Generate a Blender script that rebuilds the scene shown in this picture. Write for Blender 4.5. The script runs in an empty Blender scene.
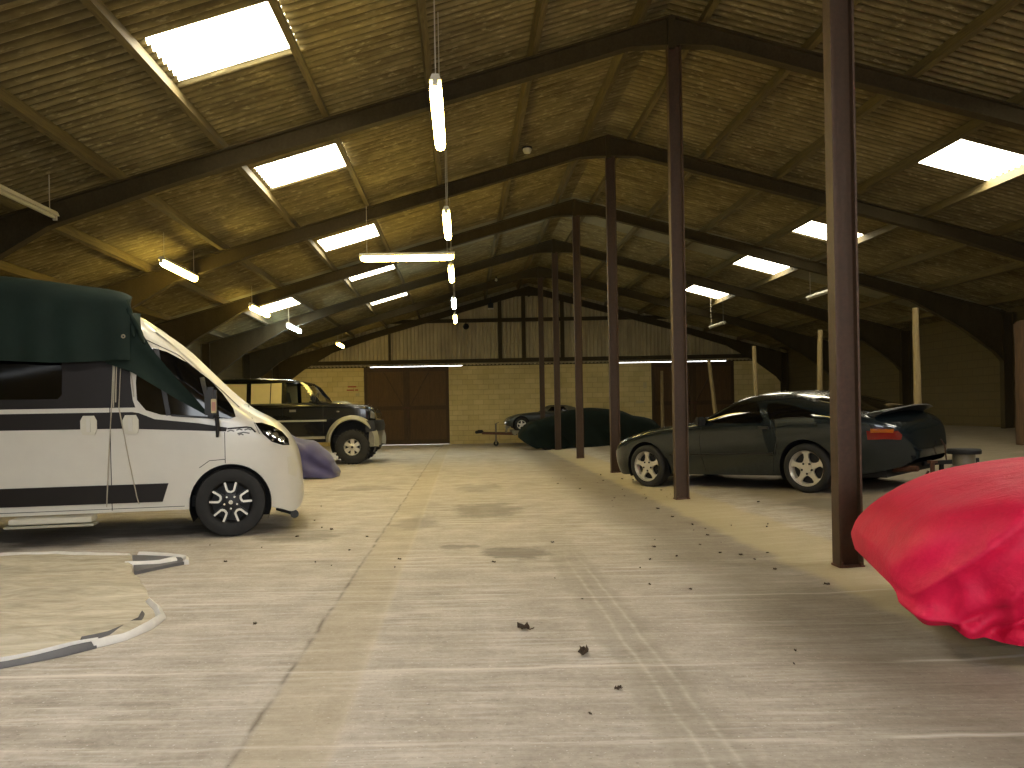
import bpy, bmesh, math, random
from mathutils import Vector, Matrix, noise
random.seed(7)
PI = math.pi
scene = bpy.context.scene
COL = scene.collection

# ------------------------------------------------------------------ camera
CAM_H = 1.25
cam_d = bpy.data.cameras.new('camera')
cam = bpy.data.objects.new('camera', cam_d)
COL.objects.link(cam)
cam.location = (0, 0, CAM_H)
# level camera looking along +Y, rolled about one degree
cam.matrix_world = Matrix.Translation((0, 0, CAM_H)) @ Matrix.Rotation(PI / 2, 4, 'X') @ Matrix.Rotation(-math.radians(1.05), 4, 'Z')
cam_d.sensor_width = 36.0
cam_d.lens = 36.0 * 800 / 1024
cam_d.shift_x = (512 - 463) / 1024
cam_d.shift_y = (411 - 384) / 1024
cam_d.clip_end = 300
scene.camera = cam

# ------------------------------------------------------------------ world, light, exposure
world = bpy.data.worlds.new('overcast_sky')
scene.world = world
world.use_nodes = True
bgn = world.node_tree.nodes['Background']
bgn.inputs['Color'].default_value = (0.93, 0.97, 1.0, 1)
bgn.inputs['Strength'].default_value = 6.0
scene.view_settings.view_transform = 'Standard'
scene.view_settings.look = 'None'
scene.view_settings.gamma = 1
scene.view_settings.use_curve_mapping = False
scene.view_settings.exposure = 0.12
scene.cycles.max_bounces = 8
scene.cycles.diffuse_bounces = 5
scene.cycles.use_denoising = True
scene.cycles.sample_clamp_indirect = 6.0
SKYLIGHT = 19.0
LAMP = 46.0
LAMP_COL = (1.0, 0.74, 0.18)
# the open entrance behind the camera: a sky portal (guides sampling, adds no light)
pl = bpy.data.lights.new('entrance_portal', 'AREA')
pl.shape = 'RECTANGLE'; pl.size = 6.6; pl.size_y = 4.1
pl.cycles.is_portal = True
plo = bpy.data.objects.new('entrance_portal', pl)
COL.objects.link(plo)
plo.location = (2.1, -4.9, 2.05)
plo.rotation_euler = (PI / 2, 0, 0)       # shines along +Y, into the barn

# ------------------------------------------------------------------ materials
def lin(h):
    h = h.lstrip('#')
    o = []
    for i in (0, 2, 4):
        c = int(h[i:i + 2], 16) / 255
        o.append(c / 12.92 if c <= .04045 else ((c + .055) / 1.055) ** 2.4)
    return (*o, 1)

class NT:
    def __init__(s, name):
        s.m = bpy.data.materials.new(name); s.m.use_nodes = True
        s.t = s.m.node_tree; s.n = s.t.nodes; s.b = s.n['Principled BSDF']; s.out = s.n['Material Output']
    def node(s, t, **kw):
        n = s.n.new(t)
        for k, v in kw.items():
            if k in n.inputs.keys(): 
                n.inputs[k].default_value = v
            else: setattr(n, k, v)
        return n
    def link(s, a, b): s.t.links.new(a, b)
    def pos(s, scale=(1, 1, 1), rot=(0, 0, 0), world=False):
        mp = s.node('ShaderNodeMapping')
        mp.inputs['Scale'].default_value = scale; mp.inputs['Rotation'].default_value = rot
        if world:
            g = s.node('ShaderNodeNewGeometry'); s.link(g.outputs['Position'], mp.inputs['Vector'])
        else:
            g = s.node('ShaderNodeTexCoord'); s.link(g.outputs['Object'], mp.inputs['Vector'])
        return mp.outputs['Vector']
    def noise(s, scale, vec=None, detail=4, rough=.6, dist=0):
        n = s.node('ShaderNodeTexNoise'); n.inputs['Scale'].default_value = scale
        n.inputs['Detail'].default_value = detail; n.inputs['Roughness'].default_value = rough
        n.inputs['Distortion'].default_value = dist
        s.link(vec if vec is not None else s.pos(), n.inputs['Vector'])
        return n.outputs['Fac']
    def ramp(s, fac, pts):
        r = s.node('ShaderNodeValToRGB'); e = r.color_ramp.elements
        while len(e) < len(pts): e.new(0.5)
        for el, (p, c) in zip(e, pts):
            el.position = p; el.color = c if len(c) == 4 else (*c, 1)
        s.link(fac, r.inputs['Fac']); return r.outputs['Color']
    def math(s, op, a, b=None, c=None):
        n = s.node('ShaderNodeMath'); n.operation = op
        for i, v in enumerate((a, b, c)):
            if v is None: continue
            if isinstance(v, (int, float)): n.inputs[i].default_value = v
            else: s.link(v, n.inputs[i])
        return n.outputs[0]
    def mix(s, fac, a, b, mode='MIX'):
        n = s.node('ShaderNodeMixRGB'); n.blend_type = mode
        for i, v in enumerate((fac, a, b)):
            if isinstance(v, (int, float)): n.inputs[i].default_value = v
            elif isinstance(v, tuple): n.inputs[i].default_value = v
            else: s.link(v, n.inputs[i])
        return n.outputs['Color']
    def bump(s, h, strength=.3, dist=.01):
        b = s.node('ShaderNodeBump'); b.inputs['Strength'].default_value = strength; b.inputs['Distance'].default_value = dist
        s.link(h, b.inputs['Height']); s.link(b.outputs['Normal'], s.b.inputs['Normal'])
    def base(s, c):
        if isinstance(c, tuple): s.b.inputs['Base Color'].default_value = c
        else: s.link(c, s.b.inputs['Base Color'])

def mat(name, hexc, rough=.6, metal=0.0, var=.15, scale=6, bump=.0, stretch=(1, 1, 1), coat=0.0, spec=.5, sheen=0.0):
    t = NT(name); c = lin(hexc)
    v = t.pos(stretch)
    f = t.noise(scale, v, 5)
    d = tuple(x * (1 - var) for x in c[:3]) + (1,); l = tuple(min(1, x * (1 + var)) for x in c[:3]) + (1,)
    t.base(t.ramp(f, [(.3, d), (.7, l)]))
    t.b.inputs['Roughness'].default_value = rough; t.b.inputs['Metallic'].default_value = metal
    t.b.inputs['Specular IOR Level'].default_value = spec
    t.b.inputs['Coat Weight'].default_value = coat; t.b.inputs['Coat Roughness'].default_value = .04
    t.b.inputs['Sheen Weight'].default_value = sheen
    if bump: t.bump(t.noise(scale * 5, v, 5), bump, .01)
    return t.m

def emit(name, col, strength):
    t = NT(name); t.base((*col[:3], 1))
    t.b.inputs['Emission Color'].default_value = (*col[:3], 1)
    t.b.inputs['Emission Strength'].default_value = strength
    n = t.noise(3)          # faint unevenness of the lit surface
    t.link(t.ramp(n, [(.3, tuple(x * .93 for x in col[:3])), (.7, tuple(col[:3]))]), t.b.inputs['Emission Color'])
    return t.m

def glass_mat(name, tint=(.5, .55, .5), refl=.25):
    t = NT(name)
    tr = t.node('ShaderNodeBsdfTransparent'); tr.inputs['Color'].default_value = (*tint, 1)
    gl = t.node('ShaderNodeBsdfGlossy'); gl.inputs['Roughness'].default_value = .03
    lw = t.node('ShaderNodeLayerWeight'); lw.inputs['Blend'].default_value = refl
    mx = t.node('ShaderNodeMixShader')
    t.link(lw.outputs['Fresnel'], mx.inputs[0]); t.link(tr.outputs[0], mx.inputs[1]); t.link(gl.outputs[0], mx.inputs[2])
    t.link(mx.outputs[0], t.out.inputs['Surface'])
    return t.m

def floor_mat():
    t = NT('worn_concrete')
    g = t.node('ShaderNodeNewGeometry'); sx = t.node('ShaderNodeSeparateXYZ'); t.link(g.outputs['Position'], sx.inputs[0])
    X, Y = sx.outputs['X'], sx.outputs['Y']
    P = t.pos(world=True)
    big = t.noise(.55, P, 5, .6, .6)
    mid = t.noise(3.2, P, 6, .65)
    fine = t.noise(28, P, 4, .7)
    c = t.ramp(big, [(.3, lin('#988e7e')), (.55, lin('#b0a595')), (.75, lin('#c1b8a9'))])
    c = t.mix(.5, c, t.ramp(mid, [(.3, lin('#82796a')), (.7, lin('#cac1b2'))]))
    c = t.mix(.18, c, t.ramp(fine, [(.35, lin('#6a6050')), (.65, lin('#cfc6b2'))]))
    # broken tamped ridges across the bay
    n1 = t.noise(1.0, t.pos((.9, 11, 1), world=True), 4, .7, .3)
    n2 = t.noise(1.0, t.pos((2.6, 30, 1), world=True), 3, .7, .2)
    rid = t.math('ADD', t.math('MULTIPLY', n1, .6), t.math('MULTIPLY', n2, .4))
    rm = t.ramp(t.noise(.7, P, 3), [(.35, (.25, .25, .25)), (.6, (1, 1, 1))])
    c = t.mix(t.math('MULTIPLY', rm, t.ramp(rid, [(.5, (0, 0, 0)), (.62, (.5, .5, .5))])), c, lin('#ded7ca'))
    c = t.mix(t.math('MULTIPLY', rm, t.ramp(rid, [(.36, (.45, .45, .45)), (.48, (0, 0, 0))])), c, lin('#756b5a'))
    spk = t.noise(60, P, 2, .5)
    c = t.mix(t.ramp(spk, [(.66, (0, 0, 0)), (.72, (.5, .5, .5))]), c, lin('#e6e0d4'))
    c = t.mix(t.ramp(t.noise(45, t.pos((1, 1.7, 1), world=True), 2, .5), [(.28, (.55, .55, .55)), (.34, (0, 0, 0))]), c, lin('#5d5342'))
    wob = t.math('MULTIPLY', t.math('SUBTRACT', t.noise(2.0, P, 3), .5), .06)
    def line(x0, w, soft=.6):
        d = t.math('ABSOLUTE', t.math('ADD', t.math('SUBTRACT', X, x0), wob))
        return t.math('SUBTRACT', 1.0, t.math('SMOOTH_MIN', t.math('DIVIDE', d, w), 1.0, soft))
    def band(v, a, b, s=.15):
        n = t.node('ShaderNodeMapRange'); n.interpolation_type = 'SMOOTHSTEP'
        t.link(v, n.inputs['Value']); n.inputs['From Min'].default_value = a; n.inputs['From Max'].default_value = a + s
        m = t.node('ShaderNodeMapRange'); m.interpolation_type = 'SMOOTHSTEP'
        t.link(v, m.inputs['Value']); m.inputs['From Min'].default_value = b; m.inputs['From Max'].default_value = b + s
        return t.math('SUBTRACT', n.outputs[0], m.outputs[0])
    Xw = t.math('ADD', X, t.math('MULTIPLY', wob, 4.0))
    # slightly buff strip beside the left joint
    c = t.mix(t.math('MULTIPLY', band(X, -.87, -.52, .04), .3), c, lin('#a4936b'))
    # trodden dirt along the post line, paler kerb concrete under the posts
    c = t.mix(t.math('MULTIPLY', band(Xw, 1.3, 2.35, .75), t.math('ADD', t.math('MULTIPLY', mid, .9), .12)), c, lin('#564a33'))
    c = t.mix(t.math('MULTIPLY', band(Xw, 2.45, 3.15, .16), .6), c, lin('#b5a67c'))
    c = t.mix(t.math('MULTIPLY', band(Xw, 3.3, 16, .8), .68), c, lin('#6a5c3e'))
    c = t.mix(t.math('MULTIPLY', line(-.86, .02), t.math('MULTIPLY', t.ramp(t.noise(3.5, P), [(.38, (0, 0, 0)), (.58, (.8, .8, .8))]), 1.0)), c, lin('#5f5643'))
    c = t.mix(t.math('MULTIPLY', line(-.51, .03), .16), c, lin('#d8cfbc'))
    for x0 in (.84, .95):
        c = t.mix(t.math('MULTIPLY', t.math('MULTIPLY', line(x0, .02), band(Y, -9, 5.6, 1.6)), t.ramp(rid, [(.4, (.1, .1, .1)), (.55, (.6, .6, .6))])), c, lin('#ddd5c6'))
    c = t.mix(t.math('MULTIPLY', t.math('MULTIPLY', band(Xw, .66, .98, .08), band(Y, -9, 6.2, 2.5)), .3), c, lin('#7d745f'))
    for y0, k in ((3.0, .5), (3.88, .55), (5.3, .3), (8.4, .25)):
        d = t.math('ABSOLUTE', t.math('ADD', t.math('SUBTRACT', Y, y0), wob))
        f = t.math('SUBTRACT', 1.0, t.math('MINIMUM', t.math('DIVIDE', d, .025), 1.0))
        c = t.mix(t.math('MULTIPLY', t.math('MULTIPLY', f, k), t.ramp(n1, [(.4, (0, 0, 0)), (.56, (1.1, 1.1, 1.1))])), c, lin('#ded6c8'))
    # oil stains with their own outlines
    for (x, y, rx, ry, k) in ((.43, 7.0, .38, .36, .6), (.26, 10.1, .55, .9, .42), (-.12, 7.35, .12, .16, .4), (-.55, 9.0, .3, .7, .3), (-1.7, 8.2, .5, .5, .4), (.07, 7.4, .09, .1, .4), (-2.6, 8.9, .9, .4, .45), (4.2, 9.3, .5, .7, .5), (.2, 13, .5, .8, .3), (-1.6, 13.2, .7, .5, .35)):
        dx = t.math('DIVIDE', t.math('SUBTRACT', X, x), rx); dy = t.math('DIVIDE', t.math('SUBTRACT', Y, y), ry)
        r = t.math('ADD', t.math('SQRT', t.math('ADD', t.math('MULTIPLY', dx, dx), t.math('MULTIPLY', dy, dy))), t.math('MULTIPLY', t.math('SUBTRACT', mid, .5), 1.4))
        n = t.node('ShaderNodeMapRange'); n.interpolation_type = 'SMOOTHSTEP'; t.link(r, n.inputs['Value'])
        n.inputs['From Min'].default_value = 1.0; n.inputs['From Max'].default_value = .55
        c = t.mix(t.math('MULTIPLY', n.outputs[0], k), c, lin('#5a5547'))
    t.base(c)
    t.b.inputs['Roughness'].default_value = .82
    hsum = t.math('ADD', t.math('MULTIPLY', rid, 2.0), t.math('MULTIPLY', fine, .5))
    t.bump(hsum, .45, .010)
    return t.m

def roof_mat():
    t = NT('dirty_fibre_cement')
    g = t.node('ShaderNodeNewGeometry'); sx = t.node('ShaderNodeSeparateXYZ'); t.link(g.outputs['Position'], sx.inputs[0])
    Y = sx.outputs['Y']
    P = t.pos(world=True)
    a = t.noise(.5, P, 5); b = t.noise(2.0, t.pos((.6, 2.5, 1), world=True), 6, .7); f = t.noise(9, t.pos((.7, 3, 1), world=True), 4)
    c = t.ramp(a, [(.3, lin('#53492e')), (.5, lin('#756945')), (.72, lin('#8c7f55'))])
    c = t.mix(.5, c, t.ramp(b, [(.35, lin('#40371f')), (.65, lin('#9a8d63'))]))
    c = t.mix(t.math('MULTIPLY', t.ramp(f, [(.56, (0, 0, 0)), (.66, (1, 1, 1))]), .5), c, lin('#b0a57c'))
    # shade and grime of the corrugation valleys, painted together as dark stripes
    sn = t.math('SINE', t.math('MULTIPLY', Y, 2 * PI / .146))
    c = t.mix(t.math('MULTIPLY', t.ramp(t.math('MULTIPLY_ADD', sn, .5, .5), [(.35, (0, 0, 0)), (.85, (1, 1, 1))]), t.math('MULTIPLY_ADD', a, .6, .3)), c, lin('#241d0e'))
    # cool lamp light painted in as a paler band across one bay
    m1 = t.math('MULTIPLY', t.math('GREATER_THAN', Y, 20.25), t.math('LESS_THAN', Y, 22.4))
    c = t.mix(t.math('MULTIPLY', m1, .75), c, lin('#85836f'))
    t.base(c); t.b.inputs['Roughness'].default_value = .85
    t.bump(f, .25, .01)
    return t.m

def block_mat(name, c1, c2, mortar, bw=.44, bh=.215, axis='XZ', stain=.22):
    t = NT(name)
    g = t.node('ShaderNodeNewGeometry'); sx = t.node('ShaderNodeSeparateXYZ'); t.link(g.outputs['Position'], sx.inputs[0])
    cb = t.node('ShaderNodeCombineXYZ')
    t.link(sx.outputs[axis[0]], cb.inputs[0]); t.link(sx.outputs[axis[1]], cb.inputs[1])
    br = t.node('ShaderNodeTexBrick')
    br.inputs['Scale'].default_value = 1.0; br.inputs['Brick Width'].default_value = bw; br.inputs['Row Height'].default_value = bh
    br.inputs['Mortar Size'].default_value = .012; br.inputs['Mortar Smooth'].default_value = .3
    br.inputs['Color1'].default_value = lin(c1); br.inputs['Color2'].default_value = lin(c2); br.inputs['Mortar'].default_value = lin(mortar)
    t.link(cb.outputs[0], br.inputs['Vector'])
    n = t.noise(.9, t.pos(world=True), 5)
    c = t.mix(stain, br.outputs['Color'], t.ramp(n, [(.35, lin('#5c4d2a')), (.65, lin(c2))]))
    t.base(c); t.b.inputs['Roughness'].default_value = .85
    t.bump(t.math('SUBTRACT', 1.0, br.outputs['Fac']), .5, .015)
    return t.m

def timber_mat(name, c1, c2, rough=.75, axis=(1, 8, 8)):
    t = NT(name)
    v = t.pos(axis)
    n = t.noise(3, v, 6, .65, 1.2)
    c = t.ramp(n, [(.3, lin(c1)), (.7, lin(c2))])
    t.base(c); t.b.inputs['Roughness'].default_value = rough
    t.bump(n, .25, .01)
    return t.m

def rust_steel(name, c1, c2, rough=.6):
    t = NT(name)
    n = t.noise(4, t.pos((1, 1, .35)), 6, .7); n2 = t.noise(30, None, 4)
    c = t.mix(.5, t.ramp(n, [(.35, lin(c1)), (.7, lin(c2))]), t.ramp(n2, [(.35, lin(c1)), (.75, lin(c2))]))
    t.base(c); t.b.inputs['Roughness'].default_value = rough; t.b.inputs['Metallic'].default_value = .15
    t.bump(n2, .15, .005)
    return t.m

M = {}
M['floor'] = floor_mat()
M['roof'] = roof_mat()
M['block'] = block_mat('cream_painted_block', '#cdb97c', '#dbc88e', '#b9a66e')
M['block_side'] = block_mat('bare_concrete_block', '#51472c', '#5a4f32', '#3d3520', axis='YZ', stain=.5)
M['clad'] = mat('grey_galvanised_cladding', '#a99b77', .55, .25, .2, 2.0, .1, (2, 1, .5))
M['steel'] = rust_steel('brown_painted_steel', '#3a2a18', '#503925')
M['rafter'] = rust_steel('dark_brown_frame_steel', '#33290f', '#463b22', .85)
M['purlin'] = timber_mat('weathered_timber', '#453a20', '#665a35', axis=(8, .6, 8))
M['door'] = timber_mat('brown_stained_boards', '#49341a', '#5e4524', axis=(7, 7, .7))
M['door_rail'] = timber_mat('darker_brown_rails', '#3a2912', '#4d381c', axis=(7, 7, .7))
M['pole'] = timber_mat('peeled_pole_wood', '#7d6b44', '#a08d64', axis=(9, 9, 1))
M['dark'] = mat('matt_black', '#0d0d0c', .7, var=.2)
M['rubber'] = mat('tyre_rubber', '#191816', .75, var=.25, scale=20, bump=.1)
M['white_paint'] = mat('white_van_paint', '#cdc9bd', .28, var=.02, coat=.5)
M['black_film'] = mat('dark_brown_side_graphic', '#17110e', .5, var=.1, spec=.3)
M['black_glass'] = mat('black_window_glass', '#060606', .06, var=.1, spec=.6)
M['black_plastic'] = mat('black_plastic', '#161514', .5, var=.15)
M['silver'] = mat('silver_alloy', '#cfcabb', .32, .45, var=.06)
M['chrome'] = mat('chrome', '#d8d4c8', .15, .95, var=.03)
M['green_tarp'] = mat('dark_green_tarpaulin', '#12211a', .8, var=.2, scale=3, bump=.15, spec=.25)
M['car_green'] = mat('dark_green_metallic_paint', '#1b2529', .24, .4, var=.06, coat=.8)
M['black_paint'] = mat('black_car_paint', '#0a0c0b', .22, .1, var=.1, coat=.7)
M['silver_paint'] = mat('silver_trim_paint', '#aaa794', .4, .35, var=.05)
M['grey_paint'] = mat('dull_blue_grey_paint', '#363a3b', .35, .3, var=.1, coat=.3)
M['soft_top'] = mat('faded_canvas_hood', '#4c4838', .8, var=.2)
M['purple'] = mat('purple_nylon_cover', '#3f3c66', .6, var=.18, scale=4, bump=.2, sheen=.2)
M['glass'] = glass_mat('clear_car_glass', (.94, .95, .9), .2)
M['headlamp'] = mat('headlamp_glass', '#8e8d85', .08, .4, var=.2, scale=30)
M['red_lens'] = mat('red_lens', '#6e1208', .15, var=.1, coat=.5)
M['amber_lens'] = mat('amber_lens', '#9a5512', .15, var=.1, coat=.5)
M['cord'] = mat('pale_cord', '#a9a18e', .8, var=.1)
M['lamp_metal'] = mat('white_enamel', '#c9c4b2', .45, var=.05)
M['tube'] = emit('lit_warm_tube', LAMP_COL, LAMP)
M['tube_cool'] = emit('lit_cool_tube', (.72, .92, 1.0), LAMP * 1.3)
M['tube_off'] = mat('unlit_tube', '#b5b09c', .3, var=.04)
M['rooflight'] = emit('daylit_rooflight', (1.0, .93, .74), SKYLIGHT)
M['rooflight_near'] = emit('near_daylit_rooflight', (1.0, .96, .93), SKYLIGHT * 2.1)  # glow turned up for the rooflights by the viewer, brightening the near floor
M['rooflight_far'] = emit('far_daylit_rooflight', (1.0, .92, .70), SKYLIGHT * .55)  # glow turned down to keep the far floor darker
M['leaf'] = mat('dead_brown_leaf', '#3a2a18', .8, var=.3, scale=30)
M['blind'] = mat('bright_yellow_fill', '#e6d698', .28, .35, var=.06, scale=3)  # yellow brightness of the rear side windows put into the pane colour
M['seat'] = mat('grey_seat_cloth', '#4b4a42', .85, var=.2)
M['rust'] = rust_steel('rusty_metal', '#3e2417', '#5f3a22')
M['galv'] = mat('galvanised_trailer_metal', '#7d7868', .5, .5, var=.2)
M['red_ink'] = mat('red_lettering', '#a23a1f', .6, var=.1)
M['paper'] = mat('pale_notice', '#b9ab80', .7, var=.05)
M['badge'] = mat('grey_badge_lettering', '#5e5b55', .4, .3, var=.05)

def red_mat():
    t = NT('red_nylon_car_cover')
    n = t.noise(2.2, None, 5); f = t.noise(60, None, 3)
    t.base(t.mix(.15, t.ramp(n, [(.3, lin('#c00a36')), (.7, lin('#dc1446'))]), t.ramp(f, [(.3, lin('#a50e2e')), (.7, lin('#e03256'))])))
    t.b.inputs['Roughness'].default_value = .55; t.b.inputs['Sheen Weight'].default_value = .06; t.b.inputs['Specular IOR Level'].default_value = .25
    t.b.inputs['Sheen Tint'].default_value = lin('#ff5a78')
    t.bump(t.noise(7, None, 6, .65, .8), .35, .03)
    return t.m
M['red_cover'] = red_mat()
def sheet_mat():
    t = NT('dirty_canvas')
    v = t.pos((.6, 2.2, 1), (0, 0, .25))
    n = t.noise(2.5, v, 7, .7, .6); n2 = t.noise(14, v, 5)
    c = t.mix(.3, t.ramp(n, [(.3, lin('#978c76')), (.55, lin('#c6bca4')), (.75, lin('#e2dac8'))]), t.ramp(n2, [(.35, lin('#71654c')), (.7, lin('#d0c6aa'))]))
    t.base(c); t.b.inputs['Roughness'].default_value = .85; t.bump(n, .8, .03)
    return t.m
M['canvas'] = sheet_mat()
M['canvas_edge'] = mat('white_webbing', '#d9d5cb', .7, var=.08, scale=12)
M['canvas_grey'] = mat('grey_groundsheet_underside', '#5f5d5c', .6, var=.15)

# ------------------------------------------------------------------ mesh helpers
def obj(name, bm, m, parent=None, smooth=None, loc=None):
    bmesh.ops.recalc_face_normals(bm, faces=bm.faces)
    me = bpy.data.meshes.new(name); bm.to_mesh(me); bm.free()
    if isinstance(m, (list, tuple)):
        for k in m: me.materials.append(M[k])
    else: me.materials.append(M[m] if isinstance(m, str) else m)
    if smooth is not None:
        for p in me.polygons: p.use_smooth = True
        if smooth < 179: me.set_sharp_from_angle(angle=math.radians(smooth))
    o = bpy.data.objects.new(name, me); COL.objects.link(o)
    if parent: o.parent = parent
    if loc is not None: o.location = loc
    return o
def thing(name, label, cat, loc=(0, 0, 0), rotz=0, group=None):
    o = bpy.data.objects.new(name, None); COL.objects.link(o); o.empty_display_size = .2
    o.location = loc; o.rotation_euler = (0, 0, rotz)
    o['label'] = label; o['category'] = cat
    if group: o['group'] = group
    return o
def tag(o, label, cat, group=None):
    o['label'] = label; o['category'] = cat
    if group: o['group'] = group
    return o
def struct(o): o['kind'] = 'structure'; return o
def dup(r, loc=None, rotz=None, label=None):
    c = r.copy(); COL.objects.link(c)
    if loc is not None: c.location = loc
    if rotz is not None: c.rotation_euler = (0, 0, rotz)
    if label: c['label'] = label
    def rec(src, dst):
        for ch in list(src.children):
            d = ch.copy(); COL.objects.link(d); d.parent = dst; rec(ch, d)
    rec(r, c)
    return c
NB = bmesh.new
def box(bm, c, s, rot=None, bev=0):
    g = bmesh.ops.create_cube(bm, size=1)
    vs = g['verts']
    bmesh.ops.scale(bm, vec=s, verts=vs)
    if bev:
        es = list({e for v in vs for e in v.link_edges})
        r = bmesh.ops.bevel(bm, geom=es, offset=bev, segments=2, affect='EDGES')
        vs = list({v for f in r['faces'] for v in f.verts} | {v for v in vs if v.is_valid})
        # collect the whole connected piece
        seen = set(vs); st = list(vs)
        while st:
            v = st.pop()
            for e in v.link_edges:
                w = e.other_vert(v)
                if w not in seen: seen.add(w); st.append(w)
        vs = list(seen)
    if rot is not None: bmesh.ops.rotate(bm, cent=(0, 0, 0), matrix=rot, verts=vs)
    bmesh.ops.translate(bm, vec=c, verts=vs)
    return vs
def bar(bm, a, b, w, h, up=(0, 0, 1)):
    a, b = Vector(a), Vector(b); d = (b - a); L = d.length; d.normalize()
    x = d.cross(Vector(up))
    if x.length < 1e-4: x = d.cross(Vector((1, 0, 0)))
    x.normalize(); y = x.cross(d)
    v = [bm.verts.new(p + x * sx * w / 2 + y * sy * h / 2) for p in (a, b) for sx, sy in ((-1, -1), (1, -1), (1, 1), (-1, 1))]
    for i in range(4): bm.faces.new((v[i], v[(i + 1) % 4], v[4 + (i + 1) % 4], v[4 + i]))
    bm.faces.new(v[:4]); bm.faces.new(v[4:])
def loft(bm, rings, closed=True, cap=True):
    R = [[bm.verts.new(p) for p in r] for r in rings]
    n = len(R[0])
    for a, b in zip(R, R[1:]):
        for i in range(n if closed else n - 1):
            j = (i + 1) % n
            try: bm.faces.new((a[i], a[j], b[j], b[i]))
            except ValueError: pass
    if cap and closed:
        for r in (R[0], R[-1]):
            try: bm.faces.new(r)
            except ValueError: pass
    return R
def tube(bm, pts, r, n=8, cap=True):
    pts = [Vector(p) for p in pts]; rings = []
    rr = r if isinstance(r, (list, tuple)) else [r] * len(pts)
    for i, p in enumerate(pts):
        d = (pts[min(i + 1, len(pts) - 1)] - pts[max(i - 1, 0)]).normalized()
        x = d.cross(Vector((0, 0, 1)))
        if x.length < .05: x = d.cross(Vector((1, 0, 0)))
        x.normalize(); y = d.cross(x)
        rings.append([p + (x * math.cos(2 * PI * k / n) + y * math.sin(2 * PI * k / n)) * rr[i] for k in range(n)])
    loft(bm, rings, True, cap)
def lathe(bm, prof, n=40, axis='Y', c=(0, 0, 0)):
    # prof: (radius, along) ; axis Y
    c = Vector(c); rings = []
    for r, a in prof:
        ring = []
        for k in range(n):
            t = 2 * PI * k / n
            if axis == 'Y': p = Vector((r * math.cos(t), a, r * math.sin(t)))
            elif axis == 'Z': p = Vector((r * math.cos(t), r * math.sin(t), a))
            else: p = Vector((a, r * math.cos(t), r * math.sin(t)))
            ring.append(c + p)
        rings.append(ring)
    loft(bm, rings, True, False)
def prism(bm, poly, y0, y1, axis='Y'):
    # poly in (x, z) extruded along y  (axis Y) or in (x, y) along z (axis Z)
    def P(p, t): return Vector((p[0], t, p[1])) if axis == 'Y' else Vector((p[0], p[1], t)) if axis == 'Z' else Vector((t, p[0], p[1]))
    a = [bm.verts.new(P(p, y0)) for p in poly]; b = [bm.verts.new(P(p, y1)) for p in poly]
    n = len(poly)
    for i in range(n): bm.faces.new((a[i], a[(i + 1) % n], b[(i + 1) % n], b[i]))
    bm.faces.new(a); bm.faces.new(b)

def curve(pts):
    # monotone cubic through (x, y) points
    pts = sorted(pts); xs = [p[0] for p in pts]; ys = [p[1] for p in pts]; n = len(xs)
    d = [(ys[i + 1] - ys[i]) / (xs[i + 1] - xs[i]) for i in range(n - 1)]
    m = [d[0]] + [0 if d[i - 1] * d[i] <= 0 else 2 * d[i - 1] * d[i] / (d[i - 1] + d[i]) for i in range(1, n - 1)] + [d[-1]]
    def f(x):
        if x <= xs[0]: return ys[0]
        if x >= xs[-1]: return ys[-1]
        i = max(k for k in range(n - 1) if xs[k] <= x)
        h = xs[i + 1] - xs[i]; t = (x - xs[i]) / h
        return ((2 * t ** 3 - 3 * t ** 2 + 1) * ys[i] + (t ** 3 - 2 * t ** 2 + t) * h * m[i] + (-2 * t ** 3 + 3 * t ** 2) * ys[i + 1] + (t ** 3 - t ** 2) * h * m[i + 1])
    return f
def const(v): return lambda s: v

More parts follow.
